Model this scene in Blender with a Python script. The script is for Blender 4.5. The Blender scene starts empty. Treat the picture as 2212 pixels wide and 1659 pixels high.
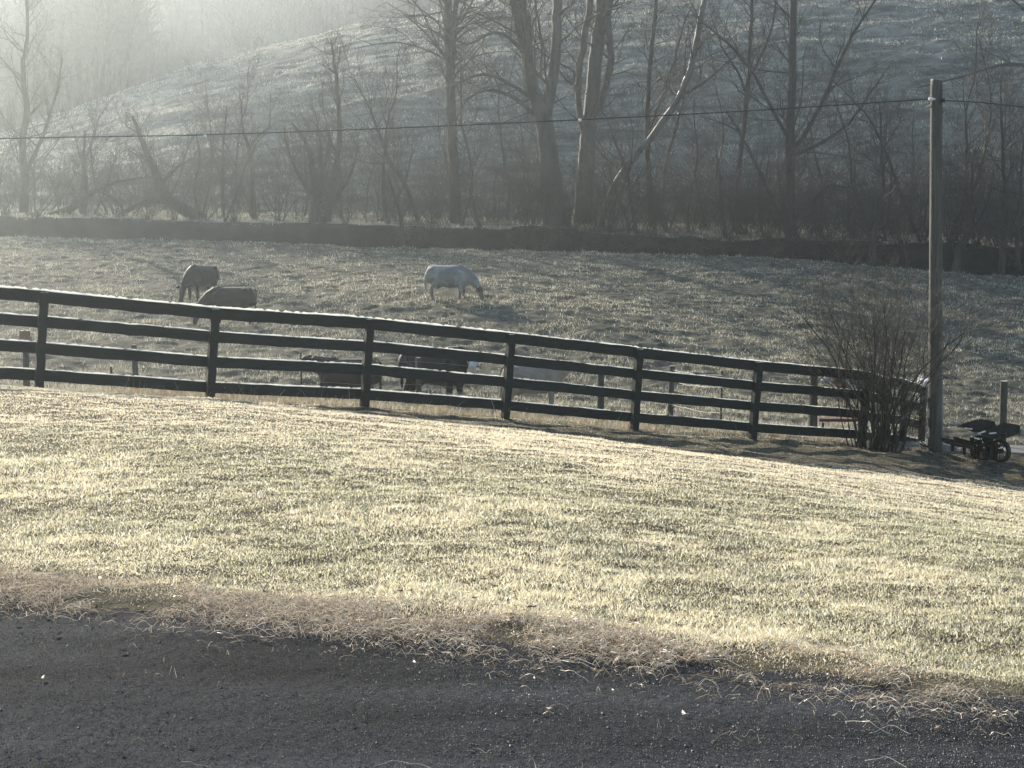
import bpy, bmesh, math, random
import numpy as np
from mathutils import Vector, Matrix, Quaternion

R = math.radians
random.seed(7)
RNG = np.random.default_rng(11)
scene = bpy.context.scene
COL = scene.collection

# ------------------------------------------------------------------ camera, sky, sun, exposure
F = 3195.0                       # focal length in pixels of a 2212 px wide picture
CX, CY = 1106.0, 829.5
PITCH = math.atan((CY - 575.0) / F)
CAMZ = 1.7
cam_d = bpy.data.cameras.new('camera')
cam_d.sensor_width = 36.0
cam_d.lens = F / 2212.0 * 36.0
cam_d.clip_start = 0.1
cam_d.clip_end = 5000.0
cam = bpy.data.objects.new('camera', cam_d)
COL.objects.link(cam)
cam.location = (0, 0, CAMZ)
cam.rotation_euler = (math.pi / 2 - PITCH, 0, 0)
scene.camera = cam

SUN_AZ = R(-30.0)                # to the left of straight ahead (+Y)
SUN_EL = R(21.0)
world = bpy.data.worlds.new('World')
scene.world = world
world.use_nodes = True
wn = world.node_tree.nodes
wl = world.node_tree.links
wn.clear()
sky = wn.new('ShaderNodeTexSky')
sky.sky_type = 'NISHITA'
sky.sun_disc = False
sky.sun_elevation = SUN_EL
sky.sun_rotation = SUN_AZ
sky.air_density = 1.0
sky.dust_density = 0.8
sky.ozone_density = 1.0
bg = wn.new('ShaderNodeBackground')
bg.inputs['Strength'].default_value = 0.10
wo = wn.new('ShaderNodeOutputWorld')
wl.new(sky.outputs[0], bg.inputs[0])
wl.new(bg.outputs[0], wo.inputs[0])

sun_d = bpy.data.lights.new('sun', 'SUN')
sun_d.energy = 5.0
sun_d.angle = R(0.3)
sun_d.color = (1.0, 0.90, 0.74)
sun = bpy.data.objects.new('sun', sun_d)
COL.objects.link(sun)
sdir = Vector((math.sin(SUN_AZ) * math.cos(SUN_EL), math.cos(SUN_AZ) * math.cos(SUN_EL), math.sin(SUN_EL)))
sun.rotation_euler = sdir.to_track_quat('Z', 'Y').to_euler()
sun.location = (-40, 60, 60)

scene.view_settings.view_transform = 'Standard'
scene.view_settings.look = 'None'
scene.view_settings.exposure = 1.3
scene.view_settings.gamma = 1.0
scene.render.engine = 'CYCLES'
scene.cycles.use_denoising = True
scene.cycles.max_bounces = 6
scene.cycles.diffuse_bounces = 2
scene.cycles.glossy_bounces = 1
scene.cycles.transmission_bounces = 3
scene.cycles.transparent_max_bounces = 4
scene.cycles.volume_bounces = 1
scene.cycles.use_adaptive_sampling = True
scene.cycles.adaptive_threshold = 0.02
scene.cycles.sample_clamp_indirect = 4.0

HAZE_DENSITY = 0.0006
HAZE_G = 0.75

# ------------------------------------------------------------------ helpers
def tag(o, label=None, cat=None, group=None, kind=None):
    if label: o['label'] = label
    if cat: o['category'] = cat
    if group: o['group'] = group
    if kind: o['kind'] = kind
    return o

def empty(name, loc, label, cat, group=None):
    o = bpy.data.objects.new(name, None)
    COL.objects.link(o)
    o.location = loc
    o.empty_display_size = 0.2
    tag(o, label, cat, group)
    bpy.context.view_layer.update()
    return o

def link_mesh(name, me, mat=None, parent=None):
    o = bpy.data.objects.new(name, me)
    COL.objects.link(o)
    if mat is not None:
        me.materials.append(mat)
    if parent is not None:
        o.parent = parent
        # geometry is written in world space unless stated: undo the parent's offset
        o.matrix_parent_inverse = Matrix.Translation(-Vector(parent.location))
    return o

def np_mesh(name, verts, faces, fs=None):
    """verts (n,3); faces (m,k) int array, or list of arrays with different k"""
    me = bpy.data.meshes.new(name)
    if not isinstance(faces, (list, tuple)):
        faces = [faces]
    faces = [f for f in faces if len(f)]
    loops = np.concatenate([f.ravel() for f in faces]).astype(np.int32)
    tot = np.concatenate([np.full(len(f), f.shape[1], np.int32) for f in faces])
    start = np.concatenate([[0], np.cumsum(tot)[:-1]]).astype(np.int32)
    me.vertices.add(len(verts))
    me.vertices.foreach_set('co', np.ascontiguousarray(verts, np.float32).ravel())
    me.loops.add(len(loops))
    me.loops.foreach_set('vertex_index', loops)
    me.polygons.add(len(tot))
    me.polygons.foreach_set('loop_start', start)
    me.polygons.foreach_set('loop_total', tot)
    me.polygons.foreach_set('use_smooth', np.zeros(len(tot), bool))
    me.update(calc_edges=True)
    return me

def set_col(me, name, rgb):
    a = me.color_attributes.new(name, 'FLOAT_COLOR', 'POINT')
    c = np.ones((len(rgb), 4), np.float32)
    c[:, :3] = rgb
    a.data.foreach_set('color', c.ravel())

def smooth(me, on=True):
    me.polygons.foreach_set('use_smooth', np.full(len(me.polygons), on))

# lattice noise
def _hash(ix, iy, seed):
    h = (ix.astype(np.int64) * 374761393 + iy.astype(np.int64) * 668265263 + seed * 974711) & 0xFFFFFFFF
    h = ((h ^ (h >> 13)) * 1274126177) & 0xFFFFFFFF
    h = h ^ (h >> 16)
    return (h & 0xFFFFFF) / float(0xFFFFFF)

def vnoise(x, y, seed=0):
    ix, iy = np.floor(x), np.floor(y)
    fx, fy = x - ix, y - iy
    fx = fx * fx * (3 - 2 * fx); fy = fy * fy * (3 - 2 * fy)
    a = _hash(ix, iy, seed); b = _hash(ix + 1, iy, seed)
    c = _hash(ix, iy + 1, seed); d = _hash(ix + 1, iy + 1, seed)
    return (a + (b - a) * fx) * (1 - fy) + (c + (d - c) * fx) * fy

def fbm(x, y, oct=4, seed=0, gain=0.5):
    s = 0.0; amp = 1.0; tot = 0.0
    for o in range(oct):
        s = s + amp * vnoise(x * 2 ** o + 17.3 * o, y * 2 ** o - 9.1 * o, seed + o)
        tot += amp; amp *= gain
    return s / tot

# materials
def new_mat(name):
    m = bpy.data.materials.new(name)
    m.use_nodes = True
    nt = m.node_tree
    nt.nodes.clear()
    out = nt.nodes.new('ShaderNodeOutputMaterial')
    return m, nt, out

def N(nt, kind, **kw):
    n = nt.nodes.new(kind)
    for k, v in kw.items():
        if hasattr(n, k): setattr(n, k, v)
        else: n.inputs[k].default_value = v
    return n

def mat_noise(name, c1, c2, scale=8.0, rough=0.9, bump=0.3, bump_scale=None, stretch=(1, 1, 1), top=None, c3=None):
    """two or three colours mixed by noise; top = colour of frost lying on upward faces"""
    m, nt, out = new_mat(name)
    L = nt.links
    tc = N(nt, 'ShaderNodeTexCoord')
    mp = N(nt, 'ShaderNodeMapping'); mp.inputs['Scale'].default_value = stretch
    L.new(tc.outputs['Object'], mp.inputs[0])
    nz = N(nt, 'ShaderNodeTexNoise'); nz.inputs['Scale'].default_value = scale; nz.inputs['Detail'].default_value = 6
    nz.inputs['Roughness'].default_value = 0.65
    L.new(mp.outputs[0], nz.inputs['Vector'])
    cr = N(nt, 'ShaderNodeValToRGB')
    cr.color_ramp.elements[0].position = 0.35; cr.color_ramp.elements[0].color = (*c1, 1)
    cr.color_ramp.elements[1].position = 0.65; cr.color_ramp.elements[1].color = (*c2, 1)
    if c3 is not None:
        e = cr.color_ramp.elements.new(0.8); e.color = (*c3, 1)
    L.new(nz.outputs['Fac'], cr.inputs[0])
    col = cr.outputs[0]
    if top is not None:
        ge = N(nt, 'ShaderNodeNewGeometry')
        sp = N(nt, 'ShaderNodeSeparateXYZ'); L.new(ge.outputs['Normal'], sp.inputs[0])
        mr = N(nt, 'ShaderNodeMapRange'); mr.inputs[1].default_value = 0.55; mr.inputs[2].default_value = 0.85
        L.new(sp.outputs[2], mr.inputs[0])
        n2 = N(nt, 'ShaderNodeTexNoise'); n2.inputs['Scale'].default_value = scale * 1.3
        L.new(tc.outputs['Object'], n2.inputs['Vector'])
        m2 = N(nt, 'ShaderNodeMapRange'); m2.inputs[1].default_value = 0.3; m2.inputs[2].default_value = 0.5
        L.new(n2.outputs['Fac'], m2.inputs[0])
        mu = N(nt, 'ShaderNodeMath', operation='MULTIPLY'); L.new(mr.outputs[0], mu.inputs[0]); L.new(m2.outputs[0], mu.inputs[1])
        mx = N(nt, 'ShaderNodeMixRGB'); L.new(mu.outputs[0], mx.inputs[0]); L.new(col, mx.inputs[1])
        mx.inputs[2].default_value = (*top, 1)
        col = mx.outputs[0]
    bs = N(nt, 'ShaderNodeBsdfPrincipled')
    bs.inputs['Roughness'].default_value = rough
    bs.inputs['Specular IOR Level'].default_value = 0.25
    L.new(col, bs.inputs['Base Color'])
    if bump:
        nb = N(nt, 'ShaderNodeTexNoise'); nb.inputs['Scale'].default_value = bump_scale or scale * 4
        nb.inputs['Detail'].default_value = 5
        L.new(mp.outputs[0], nb.inputs['Vector'])
        bp = N(nt, 'ShaderNodeBump'); bp.inputs['Strength'].default_value = bump; bp.inputs['Distance'].default_value = 0.02
        L.new(nb.outputs['Fac'], bp.inputs['Height']); L.new(bp.outputs[0], bs.inputs['Normal'])
    if rough == 0.98: bs.inputs['Specular IOR Level'].default_value = 0.03
    if rough == 0.55: bs.inputs['Specular IOR Level'].default_value = 0.25
    L.new(bs.outputs[0], out.inputs[0])
    return m

def mat_attr(name, trans=0.5, rough=0.7, spec=0.2, gain=1.0):
    """thin leaves and blades: colour comes from the blade itself, light shines through"""
    m, nt, out = new_mat(name)
    L = nt.links
    at = N(nt, 'ShaderNodeAttribute'); at.attribute_name = 'tint'
    d = N(nt, 'ShaderNodeBsdfDiffuse'); t = N(nt, 'ShaderNodeBsdfTranslucent')
    g = N(nt, 'ShaderNodeBsdfGlossy'); g.inputs['Roughness'].default_value = 0.35
    L.new(at.outputs['Color'], d.inputs[0]); L.new(at.outputs['Color'], t.inputs[0])
    mx = N(nt, 'ShaderNodeMixShader'); mx.inputs[0].default_value = trans
    L.new(d.outputs[0], mx.inputs[1]); L.new(t.outputs[0], mx.inputs[2])
    m2 = N(nt, 'ShaderNodeMixShader'); m2.inputs[0].default_value = spec * 0.15
    L.new(mx.outputs[0], m2.inputs[1]); L.new(g.outputs[0], m2.inputs[2])
    L.new(m2.outputs[0], out.inputs[0])
    return m

M = {}
M['grass'] = mat_attr('frosted grass', 0.6)
M['rough_grass'] = mat_attr('rough frosted grass', 0.4)
M['hair'] = mat_attr('cattle hair', 0.45, spec=0.0)
M['dry'] = mat_attr('dry runners', 0.35)
M['soil'] = mat_noise('lawn thatch', (0.04, 0.036, 0.024), (0.12, 0.105, 0.075), 9, 0.98, 0.8, 60, c3=(0.13, 0.12, 0.09))
M['pasture'] = mat_noise('pasture turf', (0.038, 0.038, 0.031), (0.135, 0.125, 0.095), 3.0, 0.98, 0.8, 25, c3=(0.26, 0.255, 0.225))
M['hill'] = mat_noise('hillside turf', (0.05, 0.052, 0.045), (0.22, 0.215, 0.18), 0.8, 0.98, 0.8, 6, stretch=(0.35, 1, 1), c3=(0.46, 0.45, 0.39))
M['wood_floor'] = mat_noise('leaf litter', (0.04, 0.032, 0.025), (0.09, 0.075, 0.055), 0.3, 1.0, 0.5, 2)
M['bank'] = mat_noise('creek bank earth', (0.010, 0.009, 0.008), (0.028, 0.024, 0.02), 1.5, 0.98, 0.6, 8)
M['gravel'] = mat_noise('gravel', (0.09, 0.088, 0.082), (0.17, 0.165, 0.155), 14, 0.95, 0.6, 70)
M['asphalt'] = mat_noise('old asphalt', (0.017, 0.0185, 0.021), (0.043, 0.045, 0.049), 40, 0.98, 1.0, 150, c3=(0.11, 0.112, 0.114))
M['stone'] = mat_noise('loose chippings', (0.07, 0.072, 0.075), (0.17, 0.17, 0.168), 25, 0.5, 0.2, c3=(0.5, 0.49, 0.46))
M['board'] = mat_noise('black stained board', (0.008, 0.011, 0.012), (0.018, 0.022, 0.022), 5, 0.85, 0.4, 40, stretch=(1, 1, 6), top=(0.5, 0.5, 0.46))
M['post'] = mat_noise('weathered post', (0.04, 0.04, 0.034), (0.085, 0.08, 0.066), 6, 0.9, 0.5, 30, stretch=(3, 3, 0.5), top=(0.7, 0.7, 0.66))
M['pole'] = mat_noise('creosoted pole', (0.045, 0.043, 0.036), (0.12, 0.115, 0.098), 5, 0.8, 0.9, 24, stretch=(5, 5, 0.25), top=(0.7, 0.7, 0.66), c3=(0.13, 0.125, 0.105))
M['pole_light'] = mat_noise('grey weathered conduit', (0.11, 0.11, 0.10), (0.19, 0.185, 0.17), 4, 0.7, 0.3, 20, stretch=(4, 4, 0.2))
M['bark'] = mat_noise('dark bark', (0.02, 0.018, 0.015), (0.05, 0.044, 0.036), 3, 0.95, 0.6, 14, stretch=(2, 2, 0.4))
M['bark_pale'] = mat_noise('pale mottled bark', (0.045, 0.043, 0.038), (0.13, 0.125, 0.11), 1.2, 0.55, 0.3, 8, stretch=(1.5, 1.5, 0.5))
M['bark_mid'] = mat_noise('grey mottled bark', (0.03, 0.028, 0.025), (0.085, 0.082, 0.072), 1.2, 0.8, 0.6, 8, stretch=(1.5, 1.5, 0.5))
M['bush_twig'] = mat_noise('bush twigs', (0.045, 0.04, 0.032), (0.105, 0.093, 0.075), 1.5, 0.7, 0)
M['twig'] = mat_noise('twigs', (0.022, 0.019, 0.016), (0.055, 0.045, 0.037), 1.5, 0.7, 0)
M['wire'] = mat_noise('cable', (0.01, 0.01, 0.011), (0.02, 0.02, 0.02), 4, 0.5, 0)
M['metal'] = mat_noise('galvanised wire', (0.15, 0.15, 0.15), (0.25, 0.24, 0.23), 12, 0.5, 0)
M['iron'] = mat_noise('dark rusted iron', (0.012, 0.011, 0.010), (0.035, 0.026, 0.02), 7, 0.7, 0.4, 40, c3=(0.07, 0.04, 0.025))
M['redpaint'] = mat_noise('faded red paint', (0.06, 0.025, 0.02), (0.10, 0.04, 0.03), 6, 0.7, 0.2)
M['frost'] = mat_noise('frost', (0.6, 0.6, 0.58), (0.8, 0.8, 0.78), 8, 0.6, 0)  # also colours the painted glints on the cable
M['salt'] = mat_noise('red mineral block', (0.13, 0.05, 0.035), (0.2, 0.08, 0.05), 8, 0.8, 0.2, top=(0.7, 0.7, 0.66))
m, nt, out = new_mat('rime')
_d = N(nt, 'ShaderNodeBsdfDiffuse'); _t = N(nt, 'ShaderNodeBsdfTranslucent'); _m = N(nt, 'ShaderNodeMixShader')
_d.inputs[0].default_value = (.85, .85, .82, 1); _t.inputs[0].default_value = (.9, .9, .86, 1); _m.inputs[0].default_value = .6
nt.links.new(_d.outputs[0], _m.inputs[1]); nt.links.new(_t.outputs[0], _m.inputs[2]); nt.links.new(_m.outputs[0], out.inputs[0])
M['rime'] = m
M['glass'] = mat_noise('white porcelain', (0.6, 0.6, 0.6), (0.8, 0.8, 0.8), 4, 0.15, 0)

_m = M['asphalt']; _nt = _m.node_tree
_b = [n_ for n_ in _nt.nodes if n_.type == 'BSDF_PRINCIPLED'][0]
_src = _b.inputs['Base Color'].links[0].from_socket
_tc = N(_nt, 'ShaderNodeTexCoord'); _mp = N(_nt, 'ShaderNodeMapping'); _mp.inputs['Rotation'].default_value = (0, 0, R(31.8)); _mp.inputs['Scale'].default_value = (.35, 1.6, 1)
_nz = N(_nt, 'ShaderNodeTexNoise'); _nz.inputs['Scale'].default_value = 1.0; _nz.inputs['Detail'].default_value = 5
_mr = N(_nt, 'ShaderNodeMapRange'); _mr.inputs[1].default_value = .3; _mr.inputs[2].default_value = .7; _mr.inputs[3].default_value = .7; _mr.inputs[4].default_value = 2.1
_vm = N(_nt, 'ShaderNodeVectorMath', operation='SCALE')
_nt.links.new(_tc.outputs['Object'], _mp.inputs[0]); _nt.links.new(_mp.outputs[0], _nz.inputs['Vector']); _nt.links.new(_nz.outputs['Fac'], _mr.inputs[0])
_nt.links.new(_src, _vm.inputs[0]); _nt.links.new(_mr.outputs[0], _vm.inputs['Scale']); _nt.links.new(_vm.outputs[0], _b.inputs['Base Color'])

# ------------------------------------------------------------------ terrain
# heights above the eye, in metres: for each sight line (column of a 2212 px wide view) distance -> height
PROF = {
    -700: [(-30, -1.7), (9.5, -1.7), (14, -1.55), (18.5, -1.35), (21.5, -1.55), (30, -2.5), (37, -2.7), (50, -1.8), (57, -1.1), (70, 0.6), (84, 1.9)],
    0: [(-30, -1.7), (8.4, -1.7), (14, -1.62), (18.5, -1.52), (21.5, -1.76), (30, -2.7), (37, -2.95), (50, -2.0), (57, -1.2), (70, 0.4), (82, 1.62)],
    450: [(-30, -1.7), (7.6, -1.7), (14, -1.66), (18.8, -1.74), (22.6, -2.03), (30, -2.95), (37, -3.2), (50, -2.08), (57, -1.2), (70, 0.2), (81, 1.39)],
    790: [(-30, -1.7), (7.0, -1.7), (14, -1.75), (19.5, -1.97), (21, -2.12), (22, -2.22), (23.7, -2.24), (30, -3.0), (37, -3.44), (45, -2.65), (54.6, -1.15), (68, 0.0), (79.5, 1.06)],
    1106: [(-30, -1.7), (6.5, -1.7), (10, -1.75), (15, -1.92), (20, -2.2), (21.5, -2.4), (22.6, -2.53), (24.8, -2.56), (30, -3.2), (37, -3.5), (45, -2.75), (54.6, -1.2), (66, -0.2), (78, 0.85)],
    1628: [(-30, -1.7), (5.8, -1.7), (10, -1.9), (15, -2.15), (19.5, -2.55), (21, -2.8), (22.5, -3.02), (27, -3.14), (31.5, -3.45), (36, -3.72), (40, -3.65), (45, -3.2), (55, -2.2), (65, -1.1), (75, 0.5)],
    2212: [(-30, -1.7), (5.3, -1.7), (8, -1.8), (12, -2.15), (16, -2.62), (20, -3.12), (22, -3.42), (24, -3.66), (28, -3.72), (30, -3.85), (34, -4.05), (38, -4.15), (42, -4.1), (50, -3.4), (60, -2.2), (71, -0.55)],
    2900: [(-30, -1.7), (5.0, -1.75), (8, -1.9), (12, -2.4), (16, -3.0), (20, -3.5), (24, -4.0), (28, -4.3), (32, -4.6), (36, -4.8), (40, -4.7), (50, -3.9), (60, -2.9), (70, -1.4)],
}
def px_h(py, Y): return (575.0 - py) / F * Y
BANK = {-700: 462, 0: 465, 450: 478, 790: 486, 1106: 496, 1628: 512, 2212: 538, 2900: 560}
RIDGE = {-700: (170, 395), 0: (180, 300), 370: (186, 166), 600: (190, 106), 870: (196, 46), 1090: (202, 6), 1628: (212, -40), 2212: (220, -55), 2900: (228, -60)}
keys = sorted(PROF)
UG = np.linspace(-0.6, 0.6, 121)
YG = np.concatenate([np.arange(-30, 5, 1.0), np.arange(5, 95, 0.25), np.arange(95, 260, 1.0), np.arange(260, 1500, 10.0)])
def lerp_keys(dct, u, comp=None):
    ks = np.array(sorted(dct)); us = (ks - CX) / F
    vs = np.array([dct[k] if comp is None else dct[k][comp] for k in sorted(dct)], float)
    return np.interp(u, us, vs)
edgeY = {k: PROF[k][-1][0] for k in keys}
TAB = np.zeros((len(UG), len(YG)))
cols = []
for k in keys:
    pr = PROF[k]
    ye = pr[-1][0]
    ys = [p[0] for p in pr]; hs = [p[1] for p in pr]
    ys = ys + [ye + 0.8, ye + 3.6, ye + 4.4]
    hb = px_h(BANK[k], ye + 5)
    hs = hs + [hs[-1] - 1.3, hs[-1] - 1.4, hb - 0.12]
    rY = float(np.interp(k, sorted(RIDGE), [RIDGE[q][0] for q in sorted(RIDGE)]))
    rp = float(np.interp(k, sorted(RIDGE), [RIDGE[q][1] for q in sorted(RIDGE)]))
    b0 = ye + 14; h0 = hb + 1.0
    tt = np.linspace(0, 1, 200); yy_ = b0 + (rY - b0) * tt; sh = 1 - (1 - tt) ** 2.3
    want = px_h(rp, 1.0); lo, hi = 0.0, 120.0
    for _ in range(40):
        mid_ = (lo + hi) / 2
        if ((h0 + mid_ * sh) / yy_).max() < want: lo = mid_
        else: hi = mid_
    rh = h0 + lo
    ys += [ye + 5.5, b0]; hs += [hb, hb + 1.0]
    h0 = hb + 1.0
    for t in np.linspace(0.04, 1, 26):
        ys.append(b0 + (rY - b0) * t); hs.append(h0 + (rh - h0) * (1 - (1 - t) ** 2.3))
    ys += [rY + 12, rY + 28, rY + 55, rY + 110, rY + 170, rY + 300, 1500]
    hs += [rh - 1.0, rh - 5, rh * 0.35 + 6, max(50, rh * .6), 78, 80, 40]
    cols.append(np.interp(YG, np.where(np.array(ys) > 0, np.array(ys) * 80.0 / ye, np.array(ys)), hs))
cols = np.array(cols)
us = (np.array(keys) - CX) / F
for j in range(len(YG)):
    TAB[:, j] = np.interp(UG, us, cols[:, j])
# soften the kinks of the open ground, but not the creek bank
def soften(a, w):
    k = np.hanning(2 * w + 3)[1:-1]; k /= k.sum()
    pad = np.pad(a, ((0, 0), (w, w)), mode='edge')
    return np.apply_along_axis(lambda r: np.convolve(r, k, mode='valid'), 1, pad)
S1 = soften(TAB, 6)
S0 = soften(TAB, 1)
EY = np.interp(UG, us, [edgeY[k] for k in keys])
for i in range(len(UG)):
    near = np.abs(YG - 82.5) < 5.0
    TAB[i] = np.where(near, S0[i], S1[i])

def ground0(X, Y):
    X = np.asarray(X, float); Y = np.asarray(Y, float)
    u = np.clip(X / np.maximum(Y, 4.0), -0.6, 0.6)
    fu = (u + 0.6) / 1.2 * (len(UG) - 1)
    iu = np.clip(np.floor(fu).astype(int), 0, len(UG) - 2); fu = fu - iu
    EYu = np.interp(u, UG, EY)
    Yw = np.where(Y > 0, Y * 80.0 / EYu, Y)
    fy = np.interp(Yw, YG, np.arange(len(YG)))
    iy = np.clip(np.floor(fy).astype(int), 0, len(YG) - 2); fy = fy - iy
    a = TAB[iu, iy] * (1 - fu) + TAB[iu + 1, iy] * fu
    b = TAB[iu, iy + 1] * (1 - fu) + TAB[iu + 1, iy + 1] * fu
    return a * (1 - fy) + b * fy + CAMZ

def field_edge(X, Y):
    return np.interp(X / np.maximum(Y, 4.0), us, [edgeY[k] for k in keys])

def road_side(X, Y):
    """metres beyond the road's edge, positive on the lawn"""
    return (Y - road_edge_y(X)) * 0.9

def road_edge_y(X):
    return np.interp(X, [-60, -12, -2.56, 0, 1.9, 12, 60], [24, 10.3, 7.42, 6.55, 5.68, 0.5, -26])

def relief(X, Y):
    e = road_side(X, Y)
    fe = field_edge(X, Y)
    lawn = np.clip((e + 0.2) / 0.6, 0, 1) * np.clip((30 - Y) / 8.0, 0, 1)
    z = lawn * ((fbm(X * 0.9, Y * 1.1, 3, 1) - 0.5) * 0.06 + (fbm(X * 5, Y * 5, 2, 5) - 0.5) * 0.03)
    past = np.clip((Y - 20) / 10.0, 0, 1) * np.clip((fe - Y + 1.0) / 1.5, 0, 1)
    z += past * ((fbm(X * 0.5, Y * 0.5, 3, 21) - 0.5) * 0.22 + (fbm(X * 2.2, Y * 2.2, 3, 25) - 0.5) * 0.22)
    hill = np.clip((Y - fe - 5) / 20.0, 0, 1) * np.clip((330 - Y) / 60.0, 0, 1)
    sx = X * 0.10 + fbm(X * 0.04, Y * 0.04, 2, 44) * 1.0
    z += hill * ((fbm(sx, Y * 0.55, 4, 31, 0.6) - 0.5) * 1.1 + (fbm(X * 0.7, Y * 0.9, 3, 37) - 0.5) * 0.5)
    bank = np.exp(-((Y - fe - 3.5) / 2.0) ** 2)
    z += bank * (fbm(X * 0.35, Y * 0.35, 4, 51) - 0.5) * np.where(X > 0, 1.7, 0.8)
    road = np.clip(-e / 0.3, 0, 1) * np.clip((Y + 2) / 3, 0, 1)
    z += road * (fbm(X * 1.2, Y * 1.2, 2, 61) - 0.5) * 0.02 + road * (fbm(X * 28, Y * 28, 2, 63) - 0.5) * 0.012
    # worn, raised verge
    z += np.exp(-((e - 0.25) / 0.35) ** 2) * 0.03 * (Y < 25)
    return z

def ground(X, Y):
    return ground0(X, Y) + relief(np.asarray(X, float), np.asarray(Y, float))

def gz(x, y): return float(ground(np.array([x]), np.array([y]))[0])

def ray(px, py):
    x = (px - CX) / F; yv = -(py - CY) / F
    dy = math.cos(PITCH) + yv * math.sin(PITCH)
    dz = -math.sin(PITCH) + yv * math.cos(PITCH)
    return x / dy, dz / dy

def P(px, py, Y):
    a, b = ray(px, py)
    return Vector((a * Y, Y, CAMZ + b * Y))

def G(px, Y):
    """the ground point under picture column px at distance Y"""
    py = 575.0
    for _ in range(4):
        a, b = ray(px, py)
        z = float(ground(np.array([a * Y]), np.array([Y]))[0])
        py = 575.0 - (z - CAMZ) / Y * F
    return Vector((a * Y, Y, z))

rows = np.concatenate([np.linspace(-25, 4.5, 40), np.linspace(4.6, 28, 470), np.linspace(28.1, 74, 430),
                       np.linspace(74.1, 96, 150), np.linspace(96.3, 235, 430), np.linspace(237, 480, 70), np.linspace(500, 1500, 12)])
NC = 560
uc = np.linspace(-1, 1, NC)
uc = np.sign(uc) * np.abs(uc) ** 1.0 * 0.44
XX = uc[None, :] * (np.maximum(rows, 0)[:, None] + 7.0) * np.where(rows[:, None] < 4, 2.0, 1.0)
YY = np.repeat(rows[:, None], NC, 1)
sm = np.clip((rows - 3) / 3, 0, 1)[:, None]
XX = uc[None, :] * (np.maximum(rows, 0)[:, None] + 7.0)
ZZ = ground(XX, YY)
V = np.stack([XX, YY, ZZ], -1).reshape(-1, 3)
ii, jj = np.meshgrid(np.arange(len(rows) - 1), np.arange(NC - 1), indexing='ij')
q = np.stack([ii * NC + jj, ii * NC + jj + 1, (ii + 1) * NC + jj + 1, (ii + 1) * NC + jj], -1).reshape(-1, 4)
cxy = V[q].mean(1)
side = road_side(cxy[:, 0], cxy[:, 1]) + (fbm(cxy[:, 0] * 4, cxy[:, 1] * 4, 3, 71) - 0.5) * 0.3
fe = field_edge(cxy[:, 0], cxy[:, 1])
# the board fence line separates lawn from pasture
def fence_y(X): return 21.5 + (X + 6.9) * (1.1 / 2.262)
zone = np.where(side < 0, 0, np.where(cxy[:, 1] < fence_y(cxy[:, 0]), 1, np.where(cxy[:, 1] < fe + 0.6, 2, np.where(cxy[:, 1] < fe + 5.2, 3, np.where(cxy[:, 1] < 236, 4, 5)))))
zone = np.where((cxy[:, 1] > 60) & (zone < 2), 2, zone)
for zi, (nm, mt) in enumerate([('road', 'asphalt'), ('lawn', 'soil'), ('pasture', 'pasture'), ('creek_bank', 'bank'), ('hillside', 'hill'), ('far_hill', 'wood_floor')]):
    f = q[zone == zi]
    if not len(f): continue
    uq, inv = np.unique(f.ravel(), return_inverse=True)
    me = np_mesh(nm, V[uq], inv.reshape(-1, 4))
    smooth(me)
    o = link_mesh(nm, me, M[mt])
    tag(o, kind='structure')

# ------------------------------------------------------------------ solid builders
def board(a, b, up, h, t, seg=10, wear=0.003, seed=0):
    """sawn board whose TOP edge's centre line runs a -> b; h tall along -up, t thick"""
    a, b, up = Vector(a), Vector(b), Vector(up).normalized()
    d = (b - a); Ln = d.length; d.normalize()
    s = d.cross(up).normalized()
    rng = np.random.default_rng(seed)
    vs = []
    for i in range(seg + 1):
        c = a + d * (Ln * i / seg)
        sag = 0.006 * math.sin(i / seg * math.pi) * rng.uniform(-1, 1.5)
        for (ss, hh) in ((-.5, 0), (.5, 0), (.5, -1), (-.5, -1)):
            j = rng.normal(0, wear, 3)
            vs.append(c + s * (ss * t + j[0]) + up * (hh * h + j[1] - sag))
    fs = []
    for i in range(seg):
        o = i * 4
        for k in range(4):
            k2 = (k + 1) % 4
            fs.append((o + k, o + k2, o + 4 + k2, o + 4 + k))
    fs.append((3, 2, 1, 0)); o = seg * 4; fs.append((o, o + 1, o + 2, o + 3))
    return np.array([tuple(v) for v in vs]), np.array(fs)

def merge(parts):
    vs, fs, off = [], {}, 0
    for v, f in parts:
        vs.append(np.asarray(v, float))
        fl = f if isinstance(f, list) else [f]
        for ff in fl:
            ff = np.asarray(ff)
            fs.setdefault(ff.shape[1], []).append(ff + off)
        off += len(v)
    return np.concatenate(vs), [np.concatenate(x) for x in fs.values()]

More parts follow.
